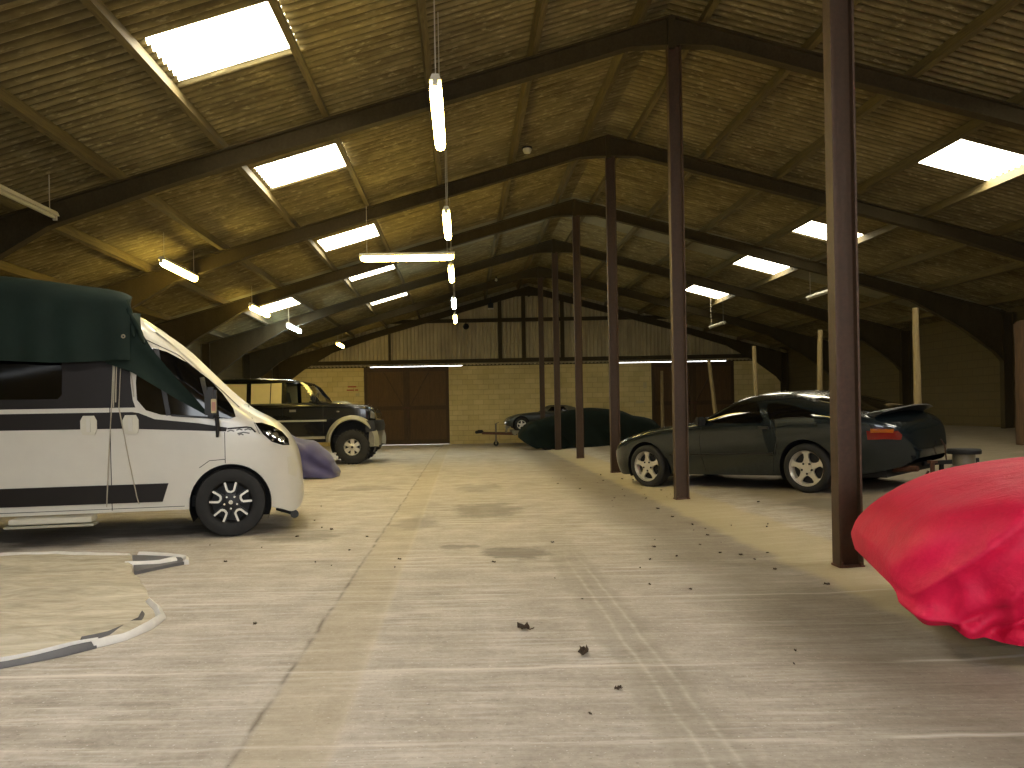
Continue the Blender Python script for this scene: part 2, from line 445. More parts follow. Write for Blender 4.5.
class Shell:
    """A car-like skin: x = s forward, y lateral, z up, wheel arches cut into the lower edge."""
    def __init__(s, W, zt, zb, zbelt, e=const(.5), tum=const(0), tuck=.05, arches=(), R=.4, zc=.35):
        s.W, s.zt, s._zb, s._zbelt, s.e, s.tum, s.tuck = W, zt, zb, zbelt, e, tum, tuck
        s.arches, s.R, s.zc = arches, R, zc
    def zb(s, x):
        b = s._zb(x)
        for a in s.arches:
            d = abs(x - a)
            if d < s.R: b = max(b, s.zc + math.sqrt(max(0, s.R ** 2 - d * d)))
        return min(b, s.zt(x) - .015)
    def zbelt(s, x): return min(s._zbelt(x), s.zt(x) - .01)
    def half(s, x, z):
        W = s.W(x); be = s.zbelt(x); zt = s.zt(x)
        if z <= be: return W * (1 - s.tuck * ((be - z) / max(be - s._zb(x), .05)) ** 2)
        t = min(1, (z - be) / max(zt - be, 1e-4)); sn = t ** (1 / s.e(x)); cs = math.sqrt(max(0, 1 - sn * sn))
        return W * cs ** s.e(x) * (1 - s.tum(x) * (z - be))
    def P(s, x, z, side=1): return Vector((x, side * s.half(x, z), z))
    def N(s, x, z, side=1):
        p = s.P(x, z, side); a = s.P(x + .01, z, side) - s.P(x - .01, z, side); b = s.P(x, z + .005, side) - s.P(x, z - .005, side)
        n = a.cross(b); n.normalize()
        if n.y * side < 0: n = -n
        return n
    def build(s, st, nl=7, nu=12, flat_floor=True):
        for a in s.arches: st = st + [a + s.R * k for k in (-1.001, -.999, -.985, -.95, -.88, -.78, -.64, -.48, -.3, -.1, .1, .3, .48, .64, .78, .88, .95, .985, .999, 1.001)]
        lo, hi = min(st), max(st)
        st = sorted(set(round(x, 4) for x in st))
        rings = []
        for x in st:
            W = s.W(x); be = max(s.zbelt(x), s.zb(x) + .003); zt = max(s.zt(x), be + .004); zb = s.zb(x); e = s.e(x)
            hf = []
            for j in range(nl): 
                z = zb + (be - zb) * j / nl
                hf.append((s.half(x, z), z))
            for j in range(nu + 1):
                th = PI / 2 * j / nu; z = be + (zt - be) * math.sin(th) ** e
                hf.append((W * max(0, math.cos(th)) ** e * (1 - s.tum(x) * (z - be)), z))
            ring = [Vector((x, y, z)) for y, z in hf] + [Vector((x, -y, z)) for y, z in reversed(hf[:-1])]
            rings.append(ring)
        bm = NB(); loft(bm, rings, False, False)
        for r in (rings[0], rings[-1]):
            vs = [bm.verts.new(p) for p in r]
            try: bm.faces.new(vs)
            except ValueError: pass
        bmesh.ops.remove_doubles(bm, verts=bm.verts, dist=.0006)
        return bm
    def patch(s, poly, side, off=.005, rows=10, cols=10, bm=None, skirt=True):
        """a panel laid on the skin inside outline poly [(s, z)...]"""
        bm = bm or NB()
        zs = [p[1] for p in poly]; z0, z1 = min(zs), max(zs); n = len(poly)
        lev = sorted(set([z0 + 1e-4 + (z1 - z0 - 2e-4) * i / rows for i in range(rows + 1)] + [min(max(z, z0 + 1e-4), z1 - 1e-4) for z in zs]))
        G = []
        for z in lev:
            xs = []
            for i in range(n):
                (x0, a), (x1, b) = poly[i], poly[(i + 1) % n]
                if (a <= z < b) or (b <= z < a): xs.append(x0 + (x1 - x0) * (z - a) / (b - a))
            if len(xs) < 2: continue
            l, r = min(xs), max(xs)
            G.append([(l + (r - l) * k / cols, z) for k in range(cols + 1)])
        V = [[bm.verts.new(s.P(x, z, side) + s.N(x, z, side) * off) for x, z in row] for row in G]
        for a, b in zip(V, V[1:]):
            for i in range(cols): bm.faces.new((a[i], a[i + 1], b[i + 1], b[i]))
        if skirt:
            rim = V[0] + [r[-1] for r in V[1:-1]] + V[-1][::-1] + [r[0] for r in V[-2:0:-1]]
            rg = G[0] + [r[-1] for r in G[1:-1]] + G[-1][::-1] + [r[0] for r in G[-2:0:-1]]
            W = [bm.verts.new(s.P(x, z, side) - s.N(x, z, side) * .012) for x, z in rg]
            for i in range(len(rim)):
                j = (i + 1) % len(rim)
                try: bm.faces.new((rim[i], rim[j], W[j], W[i]))
                except ValueError: pass
        return bm
    def strip(s, pts, w, side, off=.004, bm=None, closed=False):
        """a raised line of width w following pts [(s, z)...] on the skin"""
        bm = bm or NB(); q = []
        if closed: pts = pts + [pts[0]]
        for (a, b) in zip(pts, pts[1:]):
            L = math.hypot(b[0] - a[0], b[1] - a[1]); k = max(1, int(L / .06))
            q += [(a[0] + (b[0] - a[0]) * i / k, a[1] + (b[1] - a[1]) * i / k) for i in range(k)]
        q.append(pts[-1]); rows = []
        for i, p in enumerate(q):
            a, b = q[max(i - 1, 0)], q[min(i + 1, len(q) - 1)]
            if closed and i in (0, len(q) - 1): a, b = q[-2], q[1]
            dx, dz = b[0] - a[0], b[1] - a[1]; L = math.hypot(dx, dz) or 1
            nx, nz = -dz / L * w / 2, dx / L * w / 2
            rows.append([(p[0] - nx, p[1] - nz, -.01), (p[0] - nx, p[1] - nz, off), (p[0] + nx, p[1] + nz, off), (p[0] + nx, p[1] + nz, -.01)])
        rings = [[s.P(x, z, side) + s.N(x, z, side) * o for x, z, o in r] for r in rows]
        loft(bm, rings, False, False)
        return bm
def arange(a, b, n): return [a + (b - a) * i / n for i in range(n + 1)]

def fz(x, y):
    """floor height: the right-hand bays climb a little, the far end dips a little"""
    z = .052 * max(0.0, x - 2.4)
    t = min(1, max(0, (y - 23) / 10)); z -= .14 * t * t * (3 - 2 * t) * (1 if x < 4 else max(0, 1 - (x - 4) / 4))
    return z

# ------------------------------------------------------------------ wheels
def make_wheel(parent, c, side, R, rr, width, kind):
    """thing > wheel > rim, hub; side = +1 faces +y"""
    w = width
    bm = NB()
    lathe(bm, [(rr * .96, -w * .42), (rr * 1.04, -w * .47), (rr + (R - rr) * .55, -w * .5), (R * .96, -w * .44), (R * .993, -w * .34), (R, -w * .15), (R, w * .15), (R * .993, w * .34), (R * .96, w * .44), (rr + (R - rr) * .55, w * .5), (rr * 1.04, w * .47), (rr * .96, w * .42)], 56)
    if kind == 'offroad':
        for k in range(28):
            t = 2 * PI * k / 28
            for q in (-1, 1):
                p = Vector((math.cos(t) * (R + .004), q * w * .36, math.sin(t) * (R + .004)))
                box(bm, p, (.05, w * .2, .03), Matrix.Rotation(-t - PI / 2, 3, 'Y'))
    o = obj('wheel', bm, 'rubber', parent, 40); o.location = c
    if side < 0: o.rotation_euler = (0, 0, PI)
    f = w * .34
    bm = NB(); lathe(bm, [(.001, f - .05), (rr * .9, f - .05), (rr * .93, -w * .3)], 40)
    obj('brake_backing', bm, 'dark', o, 40)
    bm = NB()
    lip = [(rr * .86, f - .05), (rr * .92, f), (rr * .97, f + .02), (rr * 1.0, w * .47), (rr * .985, w * .44), (rr * .97, -w * .35)]
    def ext(poly, y0, y1): prism(bm, poly, y0, y1)
    if kind == 'cup':
        lathe(bm, lip, 48)
        for k in range(5):
            t = PI / 2 + 2 * PI * k / 5; u = Vector((math.cos(t), math.sin(t))); v = Vector((-u.y, u.x))
            prof = [(0, .30), (.25, .30), (.42, .17), (.62, .12), (.80, .14), (.93, .30)]
            pl_ = [u * a * rr + v * b * rr for a, b in prof] + [u * a * rr - v * b * rr for a, b in reversed(prof[1:])] + [-v * .3 * rr]
            ext([tuple(p) for p in pl_], f - .02, f + .008)
        lathe(bm, [(.001, f + .012), (rr * .30, f + .012), (rr * .34, f)], 30)
        rim = obj('rim', bm, 'silver', o, 35)
        for k in range(5):
            t = PI / 2 + 2 * PI * (k + .5) / 5; bm = NB()
            lathe(bm, [(.001, f + .016), (rr * .06, f + .016), (rr * .06, f)], 12, 'Y', (math.cos(t) * rr * .3, 0, math.sin(t) * rr * .3))
            obj('wheel_nut', bm, 'dark', o, 40)
    elif kind == 'van':
        lathe(bm, lip, 48)
        for k in range(10):
            t = PI / 2 + 2 * PI * (k + .5) / 10; u = Vector((math.cos(t), math.sin(t))); v = Vector((-u.y, u.x))
            ext([tuple(u * .2 * rr + v * .1 * rr), tuple(u * .95 * rr + v * .07 * rr), tuple(u * .95 * rr - v * .07 * rr), tuple(u * .2 * rr - v * .1 * rr)], f - .03, f - .008)
        lathe(bm, [(.001, f + .01), (rr * .2, f + .01), (rr * .4, f - .005), (rr * .42, f - .03)], 30)
        obj('rim', bm, 'black_plastic', o, 35)
        bm = NB()
        for k in range(5):
            t = PI / 2 + 2 * PI * k / 5
            def q(r, da): return (math.cos(t + da) * r * rr, f + .004, math.sin(t + da) * r * rr)
            pts = [q(.96, -.27), q(.55, -.27), q(.47, 0), q(.55, .27), q(.96, .27)]
            for a, b in zip(pts, pts[1:]): bar(bm, a, b, .02, .03, (0, 1, 0))
        lathe(bm, [(rr * .93, f - .005), (rr * .98, f + .015), (rr * .985, f - .01)], 48)
        obj('silver_spokes', bm, 'silver', o, 35)
        bm = NB(); lathe(bm, [(.001, f + .016), (rr * .1, f + .016), (rr * .12, f + .008)], 20)
        obj('hub_cap', bm, 'chrome', o, 40)
        for k in range(5):
            a = PI / 2 + 2 * PI * (k + .5) / 5; bm = NB()
            lathe(bm, [(.001, f + .012), (rr * .05, f + .012), (rr * .05, f)], 8, 'Y', (math.cos(a) * rr * .3, 0, math.sin(a) * rr * .3))
            obj('wheel_nut', bm, 'chrome', o, 40)
    else:   # steel-look six spoke
        lathe(bm, lip, 40)
        for k in range(6):
            t = PI / 2 + 2 * PI * k / 6; u = Vector((math.cos(t), math.sin(t))); v = Vector((-u.y, u.x))
            ext([tuple(u * .3 * rr + v * .2 * rr), tuple(u * .95 * rr + v * .24 * rr), tuple(u * .95 * rr - v * .24 * rr), tuple(u * .3 * rr - v * .2 * rr)], f - .03, f)
        lathe(bm, [(.001, f + .03), (rr * .17, f + .03), (rr * .2, f + .02), (rr * .4, f + .005), (rr * .42, f - .03)], 30)
        obj('rim', bm, 'silver', o, 35)
        bm = NB(); lathe(bm, [(.001, f + .06), (rr * .13, f + .06), (rr * .15, f + .03)], 16)
        obj('hub_cap', bm, 'black_plastic', o, 40)
    return o
def liner(parent, x, zc, R, y0, y1, zlow=.16):
    """black inner lining of a wheel arch"""
    bm = NB(); rings = []
    for y in (y0, y1): rings.append([Vector((x + R * 1.01 * math.cos(t), y, zc + R * 1.01 * math.sin(t))) for t in arange(-.45, PI + .45, 24)])
    loft(bm, rings, False, False)
    bm.faces.new([bm.verts.new(p) for p in rings[1]])
    return obj('wheel_arch_liner', bm, 'dark', parent, 60)

# ================================================================== THE BARN
RX = 2.85                       # ridge line
HALF = 10.9
XL, XR = RX - HALF, RX + HALF   # -8.05 .. 13.75
Y0, Y1 = -4.95, 33.85           # entrance wall, far gable
FR = [-3.15 + 4.6 * k for k in range(9)]     # frames: -3.15, 1.45, 6.05 ... 33.65
FR[-1] = 33.62
SL = .28
RID = 6.62                      # underside of sheets at the ridge
def sheet_z(x): return RID - SL * abs(x - RX)
ORD = ['first', 'second', 'third', 'fourth', 'fifth', 'sixth', 'seventh', 'eighth', 'ninth', 'tenth']

# floor
bm = NB()
xs = [-9, -7, -5, -3, -1, 0, 1, 2, 2.4, 2.5, 2.9, 4, 6, 8, 10, 12, 14.2]
ys = [-16, -8, -4, -2] + arange(0, 40, 40)
G = [[bm.verts.new((x, y, fz(x, y))) for x in xs] for y in ys]
for a, b in zip(G, G[1:]):
    for i in range(len(xs) - 1): bm.faces.new((a[i], a[i + 1], b[i + 1], b[i]))
r = bmesh.ops.extrude_face_region(bm, geom=bm.faces[:])
bmesh.ops.translate(bm, vec=(0, 0, -.12), verts=[v for v in r['geom'] if isinstance(v, bmesh.types.BMVert)])
struct(obj('floor', bm, 'floor', smooth=30))

# corrugated roof with openings for the rooflights
LIGHTS = [(-1, 7.86, 8.93), (-1, 12.06, 13.2), (-1, 17.18, 18.39), (-1, 21.85, 22.62), (-1, 27.12, 27.78),
          (1, 12.32, 13.4), (1, 17.5, 18.55), (1, 21.5, 22.65), (1, 26.5, 27.65)]
SKX = {-1: (-3.08, -1.76), 1: (7.68, 8.86)}
LIGHTS += [(-1, 2.6, 3.6), (1, 7.75, 8.8), (1, 3.15, 4.2), (1, -1.45, -.4)]
LIGHTS.append((2, 22.4, 23.6))           # low pale rooflight over the left aisle
SKX[2] = (-5.9, -4.7)
def roof_side(sg):
    bm = NB()
    brk = {RX, RX + sg * (HALF + .35)}
    for k, (a, b) in SKX.items():
        if (k < 0 or k == 2) == (sg < 0): brk |= {a, b}
    xs = sorted(brk)
    ny = int((Y1 + .25 - Y0) / .146 * 8)
    ys = [Y0 + i * .146 / 8 for i in range(ny)]
    def corr(y): return .026 * math.sin(2 * PI * y / .146)
    V = [[bm.verts.new((x, y, sheet_z(x) + .026 + corr(y))) for x in xs] for y in ys]
    for j in range(ny - 1):
        ym = (ys[j] + ys[j + 1]) / 2
        for i in range(len(xs) - 1):
            xm = (xs[i] + xs[i + 1]) / 2
            hole = any(SKX[k][0] < xm < SKX[k][1] and a < ym < b and (k in (-1, 2)) == (sg < 0) for k, a, b in LIGHTS)
            if not hole: bm.faces.new((V[j][i], V[j][i + 1], V[j + 1][i + 1], V[j + 1][i]))
    for v in [v for v in bm.verts if not v.link_faces]: bm.verts.remove(v)
    return bm
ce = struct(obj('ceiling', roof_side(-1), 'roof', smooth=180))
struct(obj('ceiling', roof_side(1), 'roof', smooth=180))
for i, (k, a, b) in enumerate(LIGHTS):
    bm = NB(); x0, x1 = SKX[k]; x0 -= .04; x1 += .04
    n = int((b - a) / .146 * 8); rings = []
    for j in range(n + 1):
        y = a - .02 + (b - a + .04) * j / n; c = .026 * math.sin(2 * PI * y / .146)
        rings.append([Vector((x, y, sheet_z(x) + .034 + c + dz)) for x, dz in ((x0, 0), (x1, 0), (x1, .004), (x0, .004))])
    loft(bm, rings)
    struct(obj('window_%d' % (i + 1), bm, 'rooflight_near' if b < 5 else 'rooflight' if b < 15 else 'rooflight_far', smooth=180))

# timber purlins
k = 0
for sg, sd in ((-1, 'left'), (1, 'right')):
    for j in range(8):
        d = .45 + 1.387 * j
        x = RX + sg * d
        bm = NB(); z = sheet_z(x) - .088
        box(bm, (0, 0, 0), (.075, Y1 - Y0 - .25, .165), Matrix.Rotation(sg * math.atan(SL), 3, 'Y'))
        o = obj('roof_purlin', bm, 'purlin', loc=(x, (Y0 + Y1) / 2, z))
        tag(o, 'weathered timber purlin, %s down from the ridge under the %s roof slope' % (ORD[j], sd), 'purlin', 'timber roof purlins')

# steel portal frames: tapered rafters with haunches, legs, apex plate
def rafter_frame(y, idx):
    n = idx - 1
    where = ['just behind the entrance', 'above the viewer', 'over the post beside the red cover', 'over the front wheel of the dark sports car',
             'over the nose of the dark sports car', 'over the front of the black off-road car', 'over the green covered car', 'over the low sports car on its trailer', 'tight against the far gable'][idx]
    t = thing('roof_frame', 'dark brown steel roof frame %s' % where, 'roof frame', (RX, y, 0), group='steel roof frames')
    for sg in (-1, 1):
        def zt(u): return RID - .175 - SL * u          # top of rafter at distance u from the ridge
        prof = [(0, .27), (.55, .265), (6.5, .25), (8.3, .33), (9.5, .68), (10.35, 1.08), (10.62, 1.33)]
        bm = NB()
        top = [(sg * u, zt(u)) for u, _ in prof]; bot = [(sg * u, zt(u) - d) for u, d in prof]
        # straight soffit piece at the apex
        bot[0] = (0, zt(.55) - .265 + .02)
        web = top + bot[::-1]
        # web
        v0 = [[bm.verts.new((p[0], yy, p[1])) for p in top] for yy in (-.012, .012)]; v1 = [[bm.verts.new((p[0], yy, p[1])) for p in bot] for yy in (-.012, .012)]
        for q in range(len(top) - 1):
            for s_ in (0, 1): bm.faces.new((v0[s_][q], v0[s_][q + 1], v1[s_][q + 1], v1[s_][q]))
        def flange(pts, w=.075, th=.022):
            rings = []
            for p in pts: rings.append([Vector((p[0], -w, p[1])), Vector((p[0], w, p[1])), Vector((p[0], w, p[1] + th)), Vector((p[0], -w, p[1] + th))])
            loft(bm, rings)
        flange([(a, b - .022) for a, b in top]); flange(bot)
        obj('rafter', bm, 'rafter', t)
        bm = NB(); xl = sg * 10.66; gz = fz(RX + xl, y)
        zt_ = zt(10.62) - .02; h0 = gz - .02
        for xx in (sg * 10.55, sg * 10.8):
            box(bm, (xx, 0, (zt_ + h0) / 2), (.022, .16, zt_ - h0))
        box(bm, (sg * 10.675, 0, (zt_ + h0) / 2), (.23, .022, zt_ - h0))
        obj('leg', bm, 'rafter', t)
    bm = NB(); box(bm, (0, 0, RID - .40), (.09, .17, .42)); 
    for q in (-.15, -.05, .05, .15):
        box(bm, (.05, .04, RID - .4 + q), (.03, .03, .03))
    obj('apex_plate', bm, 'rafter', t)
    return t
for i, y in enumerate(FR):
    if i > 1: rafter_frame(y, i)          # the first two stand behind the viewer and out of sight

# ridge posts
POST_L = {6.05: 'brown steel post standing at the nose of the red covered car', 10.65: 'brown steel post standing in front of the dark sports car door',
          15.25: 'brown steel post standing just past the nose of the dark sports car', 19.85: 'brown steel post, slim in the distance, in front of the green covered car',
          24.45: 'brown steel post at the near corner of the green covered car', 29.05: 'farthest brown steel post, before the cream block wall by the trailer', 1.45: None}
def ridge_post(y):
    t = thing('steel_post', POST_L[round(y, 2)], 'post', (RX + .04, y, fz(RX, y)), group='ridge posts')
    H = RID - .56 - fz(RX, y)
    bm = NB()
    for sx in (-1, 1): box(bm, (sx * .081, 0, H / 2), (.016, .12, H))
    box(bm, (0, 0, H / 2), (.156, .014, H))
    obj('post_section', bm, 'steel', t)
    bm = NB(); box(bm, (0, 0, .008), (.19, .14, .016)); 
    for sx in (-1, 1):
        for sy in (-1, 1): lathe(bm, [(.001, .04), (.012, .04), (.012, .01)], 6, 'Z', (sx * .07, sy * .055, 0))
    obj('base_plate', bm, 'rust', t)
for y in FR[2:8]: ridge_post(round(y, 2))

# far gable: block wall with two door openings, cladding above
WT = .2
DOORS = [(-4.17, -.58), (8.0, 11.5)]
DZ = 3.16
def wall_with_holes():
    bm = NB(); x = XL
    segs = []
    for a, b in DOORS: segs.append((x, a)); x = b
    segs.append((x, XR))
    for a, b in segs: box(bm, ((a + b) / 2, Y1 + WT / 2 + .02, (DZ - .4) / 2), (b - a, WT, DZ + .4))
    return bm
struct(obj('wall_back', wall_with_holes(), 'block'))
def cladding():
    # vertically ribbed sheets from the top of the block wall (leaving a daylight slot) to the roof
    bm = NB(); rings = []; x = XL; pitch = .16
    while x <= XR:
        t = (x / pitch) % 1
        d = .0 if t < .5 else (t - .5) / .12 * .05 if t < .62 else .05 if t < .88 else (1 - t) / .12 * .05
        zt = sheet_z(x) + .02
        rings.append([Vector((x, Y1 + d, DZ + .022)), Vector((x, Y1 + d, zt)), Vector((x, Y1 + d + .003, zt)), Vector((x, Y1 + d + .003, DZ + .022))])
        x += .01
    loft(bm, rings); return bm
struct(obj('wall_gable', cladding(), 'clad'))
def gz_box(name, c, s, m='rafter'):
    bm = NB(); box(bm, c, s); return struct(obj(name, bm, m))
tn = 0
def trim(c, s, m='rafter'):
    global tn; tn += 1
    return gz_box('trim_%d' % tn, c, s, m)
trim((RX, Y1 - .09, DZ + .20), (XR - XL - 1.4, .14, .16))             # dark sheeting rail over the block wall
trim((3.0, Y1 - .07, 5.06), (12.2, .12, .15))                          # upper rail
trim((RX, Y1 - .05, 4.05), (2.7, .06, .06), 'clad')                    # middle rail between the studs
for x, a, b in ((1.62, 3.3, 5.95), (2.62, 3.3, 6.2), (4.25, 3.3, 5.9), (-3.05, 3.3, 4.75)):
    trim((x, Y1 - .06, (a + b) / 2), (.16 if x > 0 else .1, .10, b - a))
# side walls and entrance wall
def side_wall(x, name, z):
    bm = NB(); box(bm, (x, (Y0 + Y1) / 2, z / 2 - .2), (.2, Y1 - Y0 + .4, z + .4)); return struct(obj(name, bm, 'block_side'))
trim((3.3, Y1 + .06, DZ + .02), (6.6, .10, .06)); trim((-5.7, Y1 + .06, DZ + .02), (3.6, .10, .06)); trim((12.4, Y1 + .06, DZ + .02), (2.4, .10, .06))  # strips added to block stretches of the daylight slot
side_wall(XL - .1, 'wall_left', sheet_z(XL) + .05)
side_wall(XR + .1, 'wall_right', sheet_z(XR) + .05)
bm = NB()
prism(bm, [(XL, -.3), (-1.2, -.3), (-1.2, sheet_z(-1.2)), (XL, sheet_z(XL))], Y0 - .2, Y0)
prism(bm, [(5.4, -.3), (XR, -.3), (XR, sheet_z(XR)), (5.4, sheet_z(5.4))], Y0 - .2, Y0)
prism(bm, [(-1.2, 4.1), (5.4, 4.1), (5.4, sheet_z(5.4)), (RX, RID), (-1.2, sheet_z(-1.2))], Y0 - .2, Y0)
struct(obj('wall_front', bm, 'block'))

# doors in the far gable
def thing_struct(name, loc):
    o = bpy.data.objects.new(name, None); COL.objects.link(o); o.location = loc; return o
def plank_door(name, x0, x1, dark=False):
    root = struct(thing_struct(name, ((x0 + x1) / 2, Y1 + .02, 0)))
    w = (x1 - x0) / 2
    zb, zt = -.128, DZ
    for s in (-1, 1):
        cx = s * (w / 2) ; ww = w + .0
        bm = NB(); n = 9
        for k in range(n):
            a = cx - ww / 2 + ww * k / n
            box(bm, (a + ww / n / 2, .04, (zb + zt) / 2), (ww / n - .004, .03, zt - zb))
        box(bm, (cx, .058, (zb + zt) / 2), (ww, .006, zt - zb))
        leaf = obj('door_leaf', bm, 'door', root)
        bm = NB()
        for z in (zb + .12, 1.42, zt - .12): box(bm, (cx, .012, z), (ww, .03, .17))
        for x in (cx - ww / 2 + .07, cx + ww / 2 - .07): box(bm, (x, .012, (zb + zt) / 2), (.13, .032, zt - zb))
        bar(bm, (cx - s * ww * .42, .012, 1.5), (cx + s * ww * -.02 + s * .1, .012, zt - .2), .03, .12, (0, 1, 0))
        obj('door_frame', bm, 'door_rail', leaf)
    bm = NB(); box(bm, (0, -.01, 1.9), (.06, .02, 2.4)); obj('meeting_strip', bm, 'door_rail', root)
    bm = NB(); box(bm, (.05, -.01, 1.15), (.05, .05, .3)); box(bm, (0, -.01, 1.42), (.34, .025, .05))
    obj('latch', bm, 'rust', root)
    return root
plank_door('door_1', *DOORS[0])
plank_door('door_2', *DOORS[1])
# little painted notice strokes on the wall left of the door
bm = NB()
for z, a, b in ((2.36, -4.86, -4.5), (2.22, -4.9, -4.6), (2.22, -4.56, -4.42)): box(bm, (a + (b - a) / 2, Y1 + .012, z), (b - a, .016, .05))
tag(obj('painted_notice', bm, 'red_ink'), 'faded red painted lines on the block wall left of the brown doors', 'sign')
bm = NB(); box(bm, (-4.45, Y1 + .012, 2.02), (.16, .016, .12)); tag(obj('paper_notice', bm, 'paper'), 'small pale notice on the wall below the red painted lines', 'sign')
for z, x in ((2.15, 7.78), (1.55, 7.74), (1.55, 7.45)):
    pass
bm = NB(); box(bm, (7.72, Y1 + .01, 2.2), (.14, .02, .26)); tag(obj('paper_notice', bm, 'paper'), 'pale upright notice on the block wall beside the right-hand dark door', 'sign')
bm = NB(); box(bm, (7.5, Y1 + .01, 1.5), (.34, .02, .12)); tag(obj('paper_notice', bm, 'paper'), 'low pale notice strip near the right-hand dark door', 'sign')

# ------------------------------------------------------------------ hanging tube lamps
def tube_lamp(loc, rotz, label, m='tube', L=1.8, group='hanging tube lamps', drop=None):
    t = thing('tube_lamp', label, 'lamp', loc, rotz, group)
    bm = NB()
    prof = [(-.055, 0), (.055, 0), (.03, .055), (-.03, .055)]
    prism(bm, prof, -L / 2, L / 2)
    for s in (-1, 1): box(bm, (0, s * (L / 2 - .012), -.025), (.05, .024, .055))
    obj('batten', bm, 'lamp_metal', t)
    kf = .4 if m == 'tube_off' else 1.0  # lit tubes are made fatter so their shape carries the glow
    bm = NB(); lathe(bm, [(a_ * kf, b_) for a_, b_ in [(.001, -L / 2 + .02), (.035, -L / 2 + .03), (.056, -L / 2 + .09), (.06, -L / 2 + .16), (.06, L / 2 - .16), (.056, L / 2 - .09), (.035, L / 2 - .03), (.001, L / 2 - .02)]], 16, 'Y', (0, 0, -.045 * kf))
    obj('tube', bm, m, t, 60)
    x, y = loc[0], loc[1]
    for s in (-1, 1):
        px, py = x + -math.sin(rotz) * s * L * .42, y + math.cos(rotz) * s * L * .42
        H = sheet_z(px) - .02 - loc[2]
        bm = NB(); tube(bm, [(0, s * L * .42, .05), (0, s * L * .42, H)], .006, 6)
        obj('hanging_wire', bm, 'cord', t)
    return t
z4 = 4.3
for y, l in ((8.25, 'nearest lit tube lamp of the centre row, over the aisle'), (13.0, 'second lit tube lamp of the centre row'), (17.6, 'third lit tube lamp of the centre row, beyond the crosswise lamp'),
             (22.4, 'fourth lit tube lamp of the centre row, cooler white than the rest'), (26.2, 'farthest lit tube lamp of the centre row')):
    tube_lamp((-.2, y, z4), 0, l, m='tube_cool' if 22 < y < 23 else 'tube')
tube_lamp((-1.0, 15.1, 4.2), PI / 2, 'lit tube lamp hung crosswise over the aisle', L=1.8)
tube_lamp((-5.05, 14.4, 3.9), 0, 'lit tube lamp hanging above the white van bonnet')
tube_lamp((-5.08, 20.2, 3.9), 0, 'lit tube lamp hanging above the black off-road car')
tube_lamp((-5.1, 24.4, 3.9), 0, 'cool white lit tube lamp behind the warm ones on the left', m='tube_cool')
tube_lamp((-4.75, 31.3, 3.95), 0, 'farthest lit tube lamp on the left, near the brown doors', L=1.5)
tube_lamp((-5.2, 9.4, 3.85), 0, 'unlit tube lamp in the dark above the green tarpaulin', m='tube_off')
tube_lamp((8.8, 19.4, 3.95), 0, 'unlit tube lamp half hidden by the nearest post on the right', m='tube_off')
tube_lamp((8.5, 26.6, 3.95), 0, 'unlit tube lamp far back under the right roof slope', m='tube_off', L=1.5)
# small odds and ends under the roof
t = thing('flood_lamp', 'small white-bottomed work lamp on the upper rail of the gable', 'lamp', (1.24, Y1 - .3, 5.55))
bm = NB(); box(bm, (0, 0, .1), (.22, .2, .22), bev=.02); box(bm, (0, .15, .25), (.06, .2, .3)); obj('lamp_housing', bm, 'dark', t)
bm = NB(); box(bm, (0, 0, -.03), (.24, .2, .03)); obj('lamp_lens', bm, 'lamp_metal', t)
t = thing('horn_speaker', 'small dark bracketed horn on the cladding left of the gable studs', 'speaker', (.19, Y1 - .02, 4.8))
bm = NB(); lathe(bm, [(.001, -.05), (.05, -.06), (.13, -.22), (.12, -.22), (.03, -.08)], 16); obj('horn', bm, 'dark', t, 50)
bm = NB(); box(bm, (0, -.03, .12), (.04, .05, .25)); obj('bracket', bm, 'dark', t)
t = thing('bulkhead_light', 'round white unlit bulkhead light on a timber purlin near the ridge', 'lamp', (1.27, 14.75, 6.06))
bm = NB(); lathe(bm, [(.001, -.09), (.06, -.075), (.08, -.03), (.08, 0)], 16, 'Z'); obj('diffuser', bm, 'lamp_metal', t, 50)
bm = NB(); lathe(bm, [(.095, 0), (.095, .03), (.001, .03)], 16, 'Z'); obj('back_plate', bm, 'dark', t, 50)
t = thing('light_bulb', 'small white bulb hanging near the far end of the ridge', 'lamp', (1.29, 29.0, 6.02))
bm = NB(); lathe(bm, [(.001, -.1), (.05, -.07), (.05, -.03), (.02, .02)], 14, 'Z'); obj('bulb', bm, 'lamp_metal', t, 60)
bm = NB(); lathe(bm, [(.025, .0), (.025, .08), (.001, .09)], 12, 'Z'); obj('bulb_holder', bm, 'dark', t, 60)

